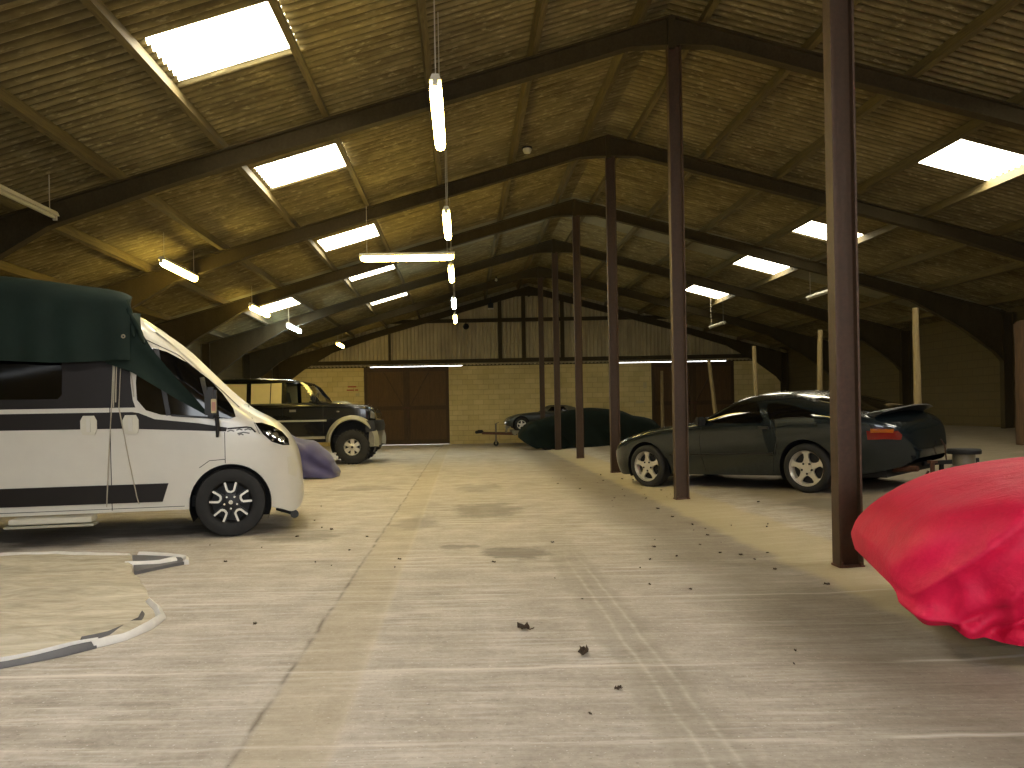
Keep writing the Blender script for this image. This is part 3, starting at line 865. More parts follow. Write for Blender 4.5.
# ================================================================== VEHICLES
# ------------------------------------------------------------------ white camper van
yaw = math.radians(12)
VW = 1.02
van = thing('camper_van', 'white high-roofed camper van with dark side stripes, half under a green tarpaulin', 'van',
            (-2.4 - math.sin(yaw) * VW, 8.2 + math.cos(yaw) * VW, 0), yaw)
vs = Shell(W=curve([(-5.1, .98), (-4.9, 1.0), (-4.5, VW), (-.1, VW), (.25, .985), (.45, .945), (.58, .885), (.67, .80), (.72, .72), (.745, .62)]),
           zt=curve([(-5.1, 2.40), (-4.9, 2.5), (-3, 2.52), (-1.6, 2.48), (-1.1, 2.385), (-.887, 2.292), (-.747, 2.18), (-.558, 2.03), (-.273, 1.745), (.0, 1.475), (.143, 1.36), (.25, 1.29), (.36, 1.235), (.47, 1.165), (.56, 1.08), (.63, .985), (.69, .87), (.73, .70), (.745, .50)]),
           zb=curve([(-5.1, .36), (-4.7, .30), (.3, .30), (.5, .26), (.62, .22), (.70, .26), (.745, .36)]),
           zbelt=curve([(-5.1, 1.3), (-.8, 1.3), (.0, 1.15), (.3, 1.02), (.5, .86), (.745, .44)]),
           e=curve([(-5.1, .26), (-1.0, .26), (-.3, .34), (.2, .42), (.5, .5), (.745, .55)]), tum=const(.075), tuck=.03,
           arches=(0.0, -4.03), R=.405, zc=.345)
st = arange(-5.1, -1.2, 26) + arange(-1.2, .4, 40) + arange(.4, .745, 24)
obj('body', vs.build(st, 10, 16), 'white_paint', van, 42)
R_ = -1
obj('side_window', vs.patch([(-.885, 1.42), (-.80, 1.315), (-.66, 1.268), (-.3, 1.228), (.02, 1.215), (.065, 1.235), (.04, 1.32), (-.07, 1.475), (-.208, 1.625), (-.42, 1.80), (-.60, 1.905), (-.73, 1.945), (-.82, 1.925), (-.875, 1.80), (-.895, 1.6)], R_, .006, 18, 14), 'black_glass', van, 40)
bm = vs.strip([(-.70, 1.93), (-.585, 1.26)], .045, R_, .012)
vs.strip([(-.56, 1.26), (-.15, 1.225)], .02, R_, .012, bm); vs.strip([(-.27, 1.64), (-.16, 1.23)], .04, R_, .012, bm)
obj('window_divider', bm, 'black_plastic', van)
obj('dark_side_panel', vs.patch([(-4.9, 1.345), (-.90, 1.345), (-.925, 1.42), (-.945, 1.6), (-.955, 1.98), (-4.9, 1.98)], R_, .004, 8, 14), 'black_film', van, 40)
obj('rear_window', vs.patch([(-3.2, 1.44), (-1.62, 1.44), (-1.58, 1.48), (-1.58, 1.85), (-3.2, 1.85)], R_, .012, 4, 8), 'black_glass', van, 40)
obj('waist_stripe', vs.patch([(-4.9, 1.15), (-1.0, 1.135), (-.03, 1.085), (-.02, 1.125), (-.3, 1.175), (-.72, 1.225), (-.87, 1.29), (-.93, 1.30), (-4.9, 1.30)], R_, .004, 10, 14), 'black_film', van, 40)
obj('lower_cladding', vs.patch([(-3.45, .395), (-.66, .39), (-.60, .575), (-3.45, .575)], R_, .012, 4, 14), 'black_film', van, 40)
bm = vs.strip([(-.02, 1.112), (.17, 1.125), (.215, 1.118), (.26, 1.07)], .016, R_, .004)
obj('pinstripe', bm, 'black_film', van)
bm = NB()
for a, b, z in ((-.02, .05, 1.085), (.07, .13, 1.095), (.15, .22, 1.095), (.08, .2, 1.06), (.09, .14, 1.045)):
    vs.strip([(a, z), ((a + b) / 2, z + .012), (b, z)], .014, R_, .003, bm)
obj('wing_badge', bm, 'badge', van)
bm = vs.strip([(-1.14, .32), (-1.14, 1.97)], .008, R_, .001)
vs.strip([(-.045, .76), (-.045, 1.08)], .007, R_, .001, bm); vs.strip([(-3.2, .335), (-.45, .335)], .006, R_, .001, bm)
vs.strip([(-.30, .72), (-.2, .79), (-.045, .80)], .007, R_, .001, bm); vs.strip([(.15, 1.39), (.3, 1.05)], .005, R_, .001, bm)
vs.strip([(-.9, 2.08), (-.5, 1.88), (-.1, 1.53), (.1, 1.33)], .007, R_, .002, bm)
obj('panel_gaps', bm, 'black_plastic', van)
obj('headlight', vs.patch([(.255, 1.165), (.32, 1.165), (.43, 1.125), (.52, 1.065), (.585, .985), (.595, .92), (.53, .925), (.42, .965), (.33, 1.05)], R_, .006, 10, 8), 'black_glass', van, 40)
h = [c for c in van.children if c.name.startswith('headlight')][0]
bm = NB()
for s_, z_, r_ in ((.39, 1.06, .026), (.45, 1.03, .034), (.515, .985, .034), (.46, 1.085, .016), (.43, .985, .014)):
    vs.patch([(s_ - r_, z_), (s_ - r_ * .6, z_ - r_ * .8), (s_ + r_ * .6, z_ - r_ * .8), (s_ + r_, z_), (s_ + r_ * .6, z_ + r_ * .8), (s_ - r_ * .6, z_ + r_ * .8)], R_, .011, 4, 4, bm)
obj('headlight_lens', bm, 'chrome', h, 40)
obj('fog_light_recess', vs.patch([(.585, .62), (.665, .58), (.68, .72), (.62, .80), (.575, .80)], R_, .003, 6, 6), 'lamp_metal', van, 40)
for s_ in (-1.335, -.945):
    bm = vs.patch([(s_ - .055, 1.08), (s_ + .055, 1.08), (s_ + .075, 1.13), (s_ + .075, 1.22), (s_ + .05, 1.27), (s_ - .05, 1.27), (s_ - .075, 1.22), (s_ - .075, 1.13)], R_, .022, 8, 6)
    o = obj('door_handle', bm, 'lamp_metal', van, 50)
    bm = vs.strip([(s_, 1.11), (s_, 1.245)], .035, R_, .04); obj('handle_grip', bm, 'white_paint', o, 50)
# mirror on its arm
m0 = vs.P(-.16, 1.36, R_) + Vector((0, -.15, 0))
bm = NB(); box(bm, m0 + Vector((0, -.02, .02)), (.11, .17, .31), bev=.03)
bar(bm, m0 + Vector((0, .0, -.1)), m0 + Vector((.02, .16, -.08)), .07, .05); bar(bm, m0 + Vector((0, .06, .1)), m0 + Vector((.02, .17, .06)), .05, .05)
mo = obj('door_mirror', bm, 'black_plastic', van, 40)
bm = NB(); box(bm, m0 + Vector((.035, -.108, -.015)), (.05, .012, .14), bev=.004); obj('mirror_sticker', bm, 'paper', mo)
bm = NB(); box(bm, m0 + Vector((.035, -.114, -.02)), (.036, .006, .09)); obj('sticker_print', bm, mat('faded_pink_print', '#b0806f', .6), mo)
bm = NB(); tube(bm, [m0 + Vector((.05, .02, -.12)), m0 + Vector((.055, .04, -.22)), m0 + Vector((.05, .05, -.33))], [.022, .022, .015], 8); obj('mirror_stalk', bm, 'black_plastic', mo, 50)
wv = make_wheel(van, (0, -(VW - .125), .355), -1, .355, .22, .23, 'van')
for x, s_ in ((0, 1), (-4.03, -1), (-4.03, 1)):
    make_wheel(van, (x, s_ * (VW - .125), .355), s_, .355, .22, .23, 'van')
for x in (0, -4.03):
    for s_ in (-1, 1): liner(van, x, .345, .405, s_ * (VW - .02), s_ * (VW - .42))
bm = NB(); box(bm, (-2.3, 0, .36), (5.0, 1.5, .12)); obj('underbody', bm, 'dark', van)
bm = NB(); box(bm, (-1.66, -1.06, .262), (.74, .26, .05), bev=.008); st_ = obj('entrance_step', bm, 'lamp_metal', van)
bm = NB(); box(bm, (-1.66, -1.12, .215), (.80, .22, .022), bev=.006); box(bm, (-1.95, -.95, .24), (.03, .3, .09)); box(bm, (-1.35, -.95, .24), (.03, .3, .09)); obj('step_tread', bm, 'silver_paint', st_)
bm = NB(); tube(bm, [(.45, -.55, .22), (.62, -.6, .17)], .02, 8); box(bm, (.5, -.55, .27), (.05, .05, .14)); lathe(bm, [(.001, -.02), (.045, -.02), (.045, .02), (.001, .02)], 16, 'Y', (.64, -.6, .16)); obj('tow_eye', bm, 'black_plastic', van, 40)
# windscreen under a pale blind, rear lamps, far-side details
bm = NB(); rows = []
for k in range(9):
    s_ = -.75 + .86 * k / 8
    rows.append([Vector((s_ + .02, y_ * vs.half(s_, vs.zbelt(s_) + (vs.zt(s_) - vs.zbelt(s_)) * .62), 0)) for y_ in arange(-.86, .86, 10)])
for r in rows:
    for p in r:
        W_ = vs.W(p.x); e_ = vs.e(p.x); be = vs.zbelt(p.x); zt_ = vs.zt(p.x)
        t_ = min(.999, abs(p.y) / (W_ * .97)); c_ = t_ ** (1 / e_); p.z = be + (zt_ - be) * math.sqrt(max(0, 1 - c_ * c_)) ** e_ + .006
loft(bm, rows, False, False); obj('windscreen_blind', bm, 'lamp_metal', van, 60)

# ------------------------------------------------------------------ green tarpaulin over the van
tp = thing('tarpaulin', 'dark green tarpaulin draped over the roof of the white camper van', 'tarpaulin', van.location, yaw)
ts = Shell(W=curve([(-5.2, 1.08), (-1.6, 1.085), (-1.0, 1.075), (-.93, 1.06)]),
           zt=curve([(-5.2, 2.60), (-5.0, 2.70), (-2.4, 2.70), (-1.9, 2.665), (-1.485, 2.61), (-1.2, 2.575), (-1.0, 2.53), (-.93, 2.49)]),
           zb=lambda s: 1.805 + .012 * math.sin(s * 5), zbelt=const(2.15), e=const(.3), tum=const(.03), tuck=-.012)
bm = ts.build(arange(-5.2, -.93, 90), 10, 14)
for v in bm.verts:
    if v.co.z < 2.55:
        k = (2.55 - v.co.z) / .75; sg = 1 if v.co.y > 0 else -1
        v.co.y += sg * (.016 * math.sin(v.co.x * 17 + .8 * math.sin(v.co.x * 3.1)) + .010 * noise.noise((v.co.x * 3, v.co.z * 1.2, sg))) * k
for v in bm.verts:
    v.co.x -= .42 * max(0, v.co.y + .9) / 2 * max(0, min(1, (v.co.x + 2.2) / 1.2))
vs2 = Shell(W=vs.W, zt=vs.zt, zb=vs._zb, zbelt=vs._zbelt, e=vs.e, tum=vs.tum, tuck=.03)
F = [(-1.17, 1.79), (-.93, 1.70), (-.5, 1.42), (-.24, 1.265), (-.205, 1.275), (-.3, 1.40), (-.5, 1.63), (-.72, 1.90), (-.84, 2.08), (-.90, 2.28), (-1.17, 2.30)]
fl = vs2.patch(F, -1, .045, 26, 12)
for v in fl.verts:
    v.co.y += .022 * math.sin((v.co.x * .72 + v.co.z * .70) * 21) * max(0, min(1, (v.co.x + 1.1) * 3)) - .012
me_ = bpy.data.meshes.new('tmp'); fl.to_mesh(me_); fl.free(); bm.from_mesh(me_); bpy.data.meshes.remove(me_)
# bunched front corner folds
for s0, s1, z0, z1, r0 in ((-.955, -.90, 2.42, 2.05, .035), (-1.0, -.97, 2.40, 1.86, .025), (-.93, -.80, 2.3, 1.98, .03)):
    pts = []
    for k in range(9):
        s_ = s0 + (s1 - s0) * k / 8; z_ = z0 + (z1 - z0) * k / 8
        p = vs2.P(min(s_, -.8), min(z_, 2.2), -1); p.z = z_; p.x = s_; p.y = -1.03 - .02 * math.sin(k); pts.append(p)
    tube(bm, pts, [r0 * (.4 + .6 * math.sin(PI * k / 8)) for k in range(9)], 8)
obj('tarpaulin_sheet', bm, 'green_tarp', tp, 60)
bm = NB(); lathe(bm, [(.008, -.006), (.022, -.006), (.022, .006), (.008, .006)], 14, 'Y', (-.985, -1.10, 2.05)); obj('eyelet', bm, 'chrome', tp, 40)
bm = NB()
def rope(pts, r=.006): tube(bm, [vs.P(s_, z_, -1) + Vector((0, -.03, 0)) for s_, z_ in pts], r, 6)
rope([(-1.10, 1.82), (-1.115, 1.4), (-1.15, .9), (-1.185, .36)]); rope([(-1.07, 1.82), (-1.08, 1.4)]); rope([(-1.03, 1.80), (-1.05, 1.35), (-.97, .85), (-.90, .45), (-.88, .375)])
rope([(-1.09, 1.8), (-1.10, 1.35)]); rope([(-.95, 1.76), (-.925, 1.62), (-.91, 1.45)])
obj('tie_cord', bm, 'cord', tp, 60)

# ------------------------------------------------------------------ dark green sports car
pc_yaw = math.radians(127.84)
PW = .92
pc = thing('sports_car', 'dark green hatchback sports car with five-spoke silver wheels behind the posts', 'car', (2.82 + math.sin(pc_yaw) * PW, 12.38 - math.cos(pc_yaw) * PW, 0))
pc.location.z = fz(pc.location.x, 0) - .005
nq = Vector((-.052, 0, 1)).normalized()
pc.rotation_mode = 'QUATERNION'
pc.rotation_quaternion = Vector((0, 0, 1)).rotation_difference(nq) @ Matrix.Rotation(pc_yaw, 3, 'Z').to_quaternion()
ps = Shell(W=curve([(-3.78, .42), (-3.73, .54), (-3.65, .65), (-3.48, .79), (-3.2, .885), (-2.7, .935), (-2.2, .925), (-1.2, .905), (-.5, .905), (0, .91), (.25, .89), (.48, .85), (.68, .765), (.80, .66), (.875, .53), (.91, .4)]),
           zt=curve([(-3.78, .56), (-3.75, .72), (-3.69, .83), (-3.58, .905), (-3.4, .98), (-3.0, 1.125), (-2.6, 1.255), (-2.2, 1.325), (-1.85, 1.34), (-1.6, 1.315), (-1.4, 1.25), (-1.15, 1.115), (-.97, 1.01), (-.8, .97), (-.4, .94), (0, .885), (.3, .83), (.55, .75), (.74, .665), (.85, .57), (.91, .44)]),
           zb=curve([(-3.78, .42), (-3.65, .33), (-3.3, .26), (-2.6, .22), (-.3, .20), (.3, .19), (.62, .17), (.8, .2), (.91, .33)]),
           zbelt=curve([(-3.78, .54), (-3.65, .76), (-3.3, .88), (-2.6, .92), (-1.6, .90), (-.8, .87), (-.2, .80), (.2, .72), (.55, .62), (.78, .48), (.91, .36)]),
           e=curve([(-3.78, .5), (-3.2, .58), (-2.5, .70), (-1.7, .72), (-1.2, .66), (-.9, .5), (-.3, .42), (.5, .5), (.91, .5)]),
           tum=const(0), tuck=.12, arches=(0.0, -2.6), R=.375, zc=.33)
st = arange(-3.78, -3.3, 16) + arange(-3.3, .5, 64) + arange(.5, .91, 16)
obj('body', ps.build(st, 9, 16), 'car_green', pc, 40)
L_ = 1
for s_ in (1, -1):
    obj('side_window', ps.patch([(-1.10, .955), (-2.02, .935), (-2.06, .97), (-1.97, 1.15), (-1.88, 1.225), (-1.70, 1.235), (-1.52, 1.195), (-1.3, 1.075)], s_, .004, 14, 12), 'black_glass', pc, 40)
    obj('quarter_window', ps.patch([(-2.16, .975), (-2.75, .985), (-2.85, 1.02), (-2.5, 1.13), (-2.2, 1.195), (-2.08, 1.185)], s_, .004, 10, 10), 'black_glass', pc, 40)
    obj('tail_light', ps.patch([(-3.38, .68), (-3.68, .66), (-3.69, .72), (-3.66, .77), (-3.38, .79)], s_, .006, 6, 10), 'red_lens', pc, 40)
    obj('tail_indicator', ps.patch([(-3.42, .765), (-3.62, .75), (-3.63, .795), (-3.42, .815)], s_, .010, 3, 8), 'amber_lens', pc, 40)
    obj('front_indicator', ps.patch([(.82, .45), (.88, .43), (.875, .53), (.82, .545)], s_, .006, 4, 4), 'amber_lens', pc, 40)
    obj('headlight', ps.patch([(.42, .725), (.64, .665), (.665, .69), (.58, .73), (.45, .765)], s_, .006, 6, 8), 'headlamp', pc, 40)
    bm = ps.strip([(.42, .50), (.2, .70), (0, .745), (-.2, .70), (-.42, .5)], .001, s_, .002); bm.free()
    bm = ps.strip([(-.45, .50), (-2.15, .52)], .022, s_, .006); obj('rubbing_strip', bm, 'black_plastic', pc)
    bm = ps.strip([(-1.07, .94), (-1.0, .70), (-1.02, .26)], .007, s_, .001); ps.strip([(-2.18, .97), (-2.24, .72), (-2.16, .5), (-2.1, .27)], .007, s_, .001, bm)
    ps.strip([(.45, .66), (.0, .815), (-.6, .885), (-1.0, .90)], .006, s_, .001, bm); obj('panel_gaps', bm, 'black_plastic', pc)
    bm = ps.patch([(-1.98, .855), (-2.13, .85), (-2.13, .885), (-1.98, .89)], s_, .012, 3, 4); obj('door_handle', bm, 'black_plastic', pc)
    bm = NB(); box(bm, (-1.10, s_ * .98, .99), (.10, .17, .12), bev=.025); bar(bm, (-1.08, s_ * .86, .94), (-1.10, s_ * .95, .96), .06, .04); obj('door_mirror', bm, 'black_plastic', pc, 40)
# windscreen and rear hatch glass follow the skin
def top_panel(sh, s0, s1, frac, off, n=12, m=14):
    bm = NB(); rows = []
    for k in range(n + 1):
        s_ = s0 + (s1 - s0) * k / n; r = []
        for j in range(m + 1):
            u = -frac + 2 * frac * j / m; e_ = sh.e(s_); be = sh.zbelt(s_); zt_ = sh.zt(s_)
            c_ = abs(u) ** (1 / e_); z = be + (zt_ - be) * math.sqrt(max(0, 1 - c_ * c_)) ** e_
            r.append(Vector((s_, u * sh.W(s_) * (1 - sh.tum(s_) * (z - be)), z + off)))
        rows.append(r)
    loft(bm, rows, False, False)
    r = bmesh.ops.extrude_face_region(bm, geom=bm.faces[:])
    bmesh.ops.translate(bm, vec=(0, 0, -.015), verts=[v for v in r['geom'] if isinstance(v, bmesh.types.BMVert)])
    return bm
obj('windscreen', top_panel(ps, -1.02, -1.5, .76, .006), 'black_glass', pc, 50)
obj('rear_window', top_panel(ps, -2.65, -3.38, .68, .006), 'black_glass', pc, 50)
bm = NB(); rings = []
for k in range(17):
    u = -1 + k / 8; y = u * .70; x = -3.46 + .10 * u * u; z = 1.03 - .045 * u * u
    rings.append([Vector((x + .14, y, z - .05)), Vector((x + .10, y, z + .0)), Vector((x - .16, y, z + .035)), Vector((x - .18, y, z + .02)), Vector((x - .05, y, z - .04))])
loft(bm, rings)
for s_ in (-.45, .45): box(bm, (-3.36, s_, .97), (.14, .06, .09))
obj('rear_spoiler', bm, 'black_plastic', pc, 40)
for x in (0, -2.6):
    for s_ in (1, -1):
        make_wheel(pc, (x, s_ * (PW - .135), .325), s_, .325, .232, .23, 'cup'); liner(pc, x, .33, .375, s_ * (PW - .045), s_ * (PW - .40))
bm = NB(); box(bm, (-1.4, 0, .25), (4.2, 1.3, .1)); obj('underbody', bm, 'dark', pc)
bm = NB(); tube(bm, [(-3.3, .45, .27), (-3.8, .5, .30)], .035, 12); obj('exhaust', bm, 'rust', pc, 50)
bm = NB(); tube(bm, [(-.82, -.3, 1.02), (-1.0, .3, 1.09)], .008, 6); tube(bm, [(-.8, .3, 1.02), (-1.0, .72, 1.03)], .008, 6); obj('wiper', bm, 'black_plastic', pc)

# ------------------------------------------------------------------ black off-road estate
LW = .97
lc = thing('off_road_car', 'black lifted off-road car with silver wheel-arch flares by the brown doors', 'car', (-2.71, 19.5 + LW, 0))
ls = Shell(W=curve([(-3.75, .9), (-3.6, .95), (-3.2, LW), (.0, LW), (.3, .95), (.45, .90), (.53, .82), (.56, .74)]),
           zt=curve([(-3.75, 1.42), (-3.6, 1.52), (-1.0, 1.535), (-.75, 1.53), (-.5, 1.51), (.0, 1.475), (.3, 1.44), (.45, 1.39), (.53, 1.28), (.56, 1.12)]),
           zb=curve([(-3.75, .72), (-3.4, .64), (.3, .64), (.56, .72)]), zbelt=curve([(-3.75, 1.30), (-.6, 1.40), (.3, 1.33), (.56, 1.0)]),
           e=const(.3), tuck=.04, arches=(0.0, -2.85), R=.54, zc=.52)
obj('body', ls.build(arange(-3.75, .3, 50) + arange(.3, .56, 14), 9, 10), 'black_paint', lc, 40)
cs = Shell(W=curve([(-3.8, .9), (-.7, .93)]), zt=const(2.5), zb=const(1.5), zbelt=const(1.52), e=const(.2), tum=const(.17), tuck=0)
# (side skin used for pillars and glass only)
for s_ in (-1, 1):
    def pil(poly, name='pillar', m='black_paint'):
        return obj(name, cs.patch(poly, s_, .012, 8, 4), m, lc, 40)
    pil([(-.74, 1.50), (-.84, 1.50), (-1.17, 1.93), (-1.30, 2.03), (-1.22, 2.03), (-1.07, 1.94)])
    pil([(-1.60, 1.50), (-1.72, 1.50), (-1.72, 2.04), (-1.60, 2.04)])
    pil([(-2.47, 1.50), (-2.58, 1.50), (-2.58, 2.05), (-2.47, 2.05)])
    pil([(-3.45, 1.50), (-3.76, 1.50), (-3.68, 2.05), (-3.45, 2.05)])
    for k, poly in enumerate(([(-.80, 1.51), (-1.62, 1.51), (-1.62, 2.04), (-1.28, 2.03), (-1.14, 1.93)], [(-1.70, 1.51), (-2.49, 1.51), (-2.49, 2.04), (-1.70, 2.04)], [(-2.56, 1.51), (-3.47, 1.51), (-3.47, 2.04), (-2.56, 2.04)])):
        obj('side_window' if k == 0 else 'window_blind', cs.patch(poly, s_, -.002, 8, 6, skirt=False), 'glass' if k == 0 else 'blind', lc, 40)
    obj('window_bar', cs.strip([(-2.0, 1.51), (-1.985, 2.04)], .02, s_, .012), 'black_plastic', lc)
    obj('belt_trim', ls.strip([(-3.5, 1.485), (-.86, 1.49)], .03, s_, .012), 'black_plastic', lc)
    obj('side_trim', ls.strip([(-2.2, 1.08), (-.62, 1.08)], .045, s_, .014), 'silver_paint', lc)
    obj('side_step', ls.strip([(-2.2, .665), (-.66, .665)], .055, s_, .04), 'silver_paint', lc)
    for a in (0, -2.85):
        bm = NB(); rings = []
        for k in range(25):
            t_ = math.radians(-12 + 192 * k / 24) ; r0, r1 = .535, .645
            def q(r_, y_): return Vector((a + r_ * math.cos(t_), s_ * (ls.W(min(.5, max(-3.6, a + r_ * math.cos(t_)))) + y_), .55 + r_ * math.sin(t_)))
            rings.append([q(r0, -.03), q(r0, .075), q(r0 + .03, .085), q(r1, .01), q(r1, -.03)])
        loft(bm, rings); obj('arch_flare', bm, 'silver_paint', lc, 40)
        make_wheel(lc, (a, s_ * (LW - .07), .42), s_, .415, .205, .27, 'offroad'); liner(lc, a, .52, .54, s_ * (LW - .03), s_ * (LW - .5))
    obj('headlight', ls.patch([(.44, 1.12), (.535, 1.10), (.53, 1.24), (.45, 1.30)], s_, .008, 5, 5), 'headlamp', lc, 40)
    obj('side_indicator', ls.patch([(-.30, 1.28), (-.38, 1.28), (-.38, 1.31), (-.30, 1.31)], s_, .012, 2, 3), 'headlamp', lc, 40)
    obj('door_handle', ls.patch([(-1.36, 1.30), (-1.52, 1.30), (-1.52, 1.355), (-1.36, 1.355)], s_, .02, 2, 4), 'chrome', lc, 40)
    bm = ls.strip([(-.70, .68), (-.70, 1.48)], .01, s_, .001); ls.strip([(-1.68, .68), (-1.68, 1.48)], .01, s_, .001, bm); obj('panel_gaps', bm, 'dark', lc)
    bm = NB(); box(bm, (-.92, s_ * 1.07, 1.62), (.11, .18, .15), bev=.03); bar(bm, (-.9, s_ * .92, 1.55), (-.92, s_ * 1.0, 1.57), .06, .05); obj('door_mirror', bm, 'black_plastic', lc, 40)
rs = Shell(W=curve([(-3.72, .74), (-3.6, .82), (-1.5, .84), (-1.28, .80), (-1.2, .74)]), zt=curve([(-3.72, 2.05), (-3.5, 2.13), (-2.6, 2.16), (-1.8, 2.13), (-1.4, 2.09), (-1.2, 2.04)]), zb=const(1.995), zbelt=const(2.03), e=const(.35), tuck=0)
obj('roof', rs.build(arange(-3.72, -1.2, 30), 3, 10), 'black_paint', lc, 40)
bm = NB(); loft(bm, [[Vector((-.76 - .5 * k / 4, y, 1.53 + .50 * k / 4)) for y in arange(-.84 + .022 * k, .84 - .022 * k, 8)] for k in range(5)], False, False); obj('windscreen', bm, 'glass', lc, 60)
bm = NB(); box(bm, (-3.70, 0, 1.78), (.05, 1.6, .52)); obj('tailgate', bm, 'black_glass', lc)
for x in (-1.5,):
    for y in (-.42, .42):
        bm = NB(); box(bm, (x - .1, y, 1.32), (.5, .5, .18), bev=.05); box(bm, (x - .38, y, 1.55), (.16, .48, .62), Matrix.Rotation(-.2, 3, 'Y'), bev=.05); box(bm, (x - .46, y, 1.87), (.1, .26, .16), bev=.03); obj('seat', bm, 'seat', lc, 40)
bm = NB(); box(bm, (-.95, 0, 1.46), (.35, 1.6, .2), bev=.05); obj('dashboard', bm, 'black_plastic', lc)
bm = NB(); pts = [Vector((-1.12 + .07 * math.sin(t), .42 + .18 * math.cos(t), 1.62 + .17 * math.sin(t))) for t in arange(0, 2 * PI, 20)]; tube(bm, pts, .014, 6); obj('steering_wheel', bm, 'black_plastic', lc, 50)
bm = NB(); rings = []
for k in range(13):
    y = -.98 + 1.96 * k / 12; x = .66 - .12 * (abs(y) / .98) ** 3
    rings.append([Vector((x - .22, y, .78)), Vector((x, y, .80)), Vector((x + .02, y, .94)), Vector((x - .02, y, 1.06)), Vector((x - .2, y, 1.06))])
loft(bm, rings); obj('front_bumper', bm, 'black_plastic', lc, 40)
bm = NB(); rings = []
for k in range(9):
    y = -.90 + 1.8 * k / 8; x = .58 - .06 * (abs(y) / .97) ** 3
    rings.append([Vector((x - .16, y, .42)), Vector((x - .02, y, .42)), Vector((x + .03, y, .82)), Vector((x - .02, y, .83)), Vector((x - .12, y, .80))])
loft(bm, rings); obj('skid_plate', bm, 'galv', lc, 40)
bm = NB()
for k in range(7): box(bm, (.50, 0, 1.08 + .035 * k), (.08, 1.1, .014))
obj('grille', bm, 'black_plastic', lc)
bm = NB(); box(bm, (-1.6, 0, .62), (4.2, 1.2, .16)); tube(bm, [(0, -.7, .42), (0, .7, .42)], .06, 10); tube(bm, [(-2.85, -.7, .42), (-2.85, .7, .42)], .06, 10); obj('underbody', bm, 'dark', lc)
bm = NB(); rings = []
for s_, w_, z_ in ((-.62, .26, 1.51), (-.55, .28, 1.56), (-.3, .28, 1.56), (-.15, .24, 1.50)): rings.append([Vector((s_, -w_, 1.46)), Vector((s_, -w_ * .9, z_)), Vector((s_, w_ * .9, z_)), Vector((s_, w_, 1.46))])
loft(bm, rings); obj('bonnet_scoop', bm, 'silver_paint', lc, 40)

# ------------------------------------------------------------------ covers
def drape(sh, st, nl, nu, fn):
    bm = sh.build(st, nl, nu); bm.normal_update()
    bmesh.ops.recalc_face_normals(bm, faces=bm.faces); bm.normal_update()
    for v, d in [(v, fn(v.co)) for v in bm.verts]: v.co += v.normal * d
    return bm
def seg_ridge(p, a, b, w, h):
    """height of a soft fold running from a to b (2-D)"""
    ax, ay = a; bx, by = b; dx, dy = bx - ax, by - ay; L2 = dx * dx + dy * dy
    t = max(0, min(1, ((p[0] - ax) * dx + (p[1] - ay) * dy) / L2)); d = math.hypot(p[0] - ax - t * dx, p[1] - ay - t * dy)
    return h * (.65 * math.exp(-d / w * 1.3) + .35 * math.exp(-(d / w) ** 2)) * math.sin(PI * (.08 + .84 * t))

red = Shell(W=curve([(-4.5, .6), (-4.2, .8), (-3.5, .9), (-1.2, .90), (-.6, .88), (-.3, .83), (-.14, .76), (-.05, .66), (.0, .56)]),
            zt=curve([(-4.5, .7), (-4.2, .95), (-3.6, 1.12), (-2.8, 1.30), (-2.2, 1.27), (-1.6, 1.02), (-1.25, .925), (-.9, .885), (-.6, .825), (-.35, .745), (-.18, .655), (-.07, .555), (0, .44)]),
            zb=lambda s: .13 + .035 * math.sin(s * 6 + 1) + .02 * math.sin(s * 17) + (.14 * max(0, 1 + s / .35) ** 2 if s > -.35 else 0) + .06 * math.exp(-((s + .62) / .16) ** 2),
            zbelt=curve([(-4.5, .5), (-1, .62), (-.5, .60), (-.2, .48), (0, .36)]), e=curve([(-4.5, .5), (-1.2, .48), (-.3, .55), (0, .6)]), tuck=.05)
def red_fold(p):
    u = (-p.x, p.z) if p.y > 0 else (-p.x + 7, p.z)
    side = min(1, max(0, (.80 - p.z) / .3))
    d = .010 * noise.noise((p.x * 2.2, p.y * 2.2, p.z * 3))
    d += side * .026 * noise.noise((u[0] * 3.0 - u[1] * 2.0, u[1] * 1.5, 4))
    for a, b, w, h in (((.10, .30), (.55, .74), .05, .05), ((.30, .12), (.62, .60), .055, .045), ((.55, .10), (.80, .74), .06, .06), ((.20, .14), (.46, .30), .03, -.035), ((.30, .08), (.75, .34), .035, -.045),
                       ((.75, .22), (1.05, .72), .05, .05), ((.95, .10), (.82, .66), .04, -.05), ((1.15, .12), (1.0, .70), .06, .05), ((.02, .25), (.34, .16), .035, .03), ((1.4, .1), (1.3, .7), .07, .05), ((.68, .12), (.78, .5), .03, -.04)):
        d += seg_ridge(u, a, b, w, h)
    hem = max(0, 1 - (p.z - .12) / .36)
    d += .028 * hem * math.sin(u[0] * 34 + 4 * noise.noise((u[0] * 5, p.z * 4, 2)) + p.z * 14) * (.5 + noise.noise((u[0] * 4, 1, 1)))
    return d * 1.9
rc = thing('covered_car', 'car under a bright red fitted cover in the right foreground', 'covered car', (2.33, 4.62, .02), math.radians(162))
bm = drape(red, arange(-4.5, -1.6, 50) + arange(-1.6, -.3, 70) + arange(-.3, 0, 36), 34, 30, red_fold)
obj('red_cover', bm, 'red_cover', rc, 180)
for x, s_ in ((-.85, 1), (-.85, -1), (-3.3, 1), (-3.3, -1)):
    bm = NB(); lathe(bm, [(.15, -.08), (.26, -.09), (.30, -.06), (.30, .06), (.26, .09), (.15, .08)], 28, 'Y', (x, s_ * .66, .30 + fz(2.25 - x, 0)))
    obj('tyre', bm, 'rubber', rc, 40)

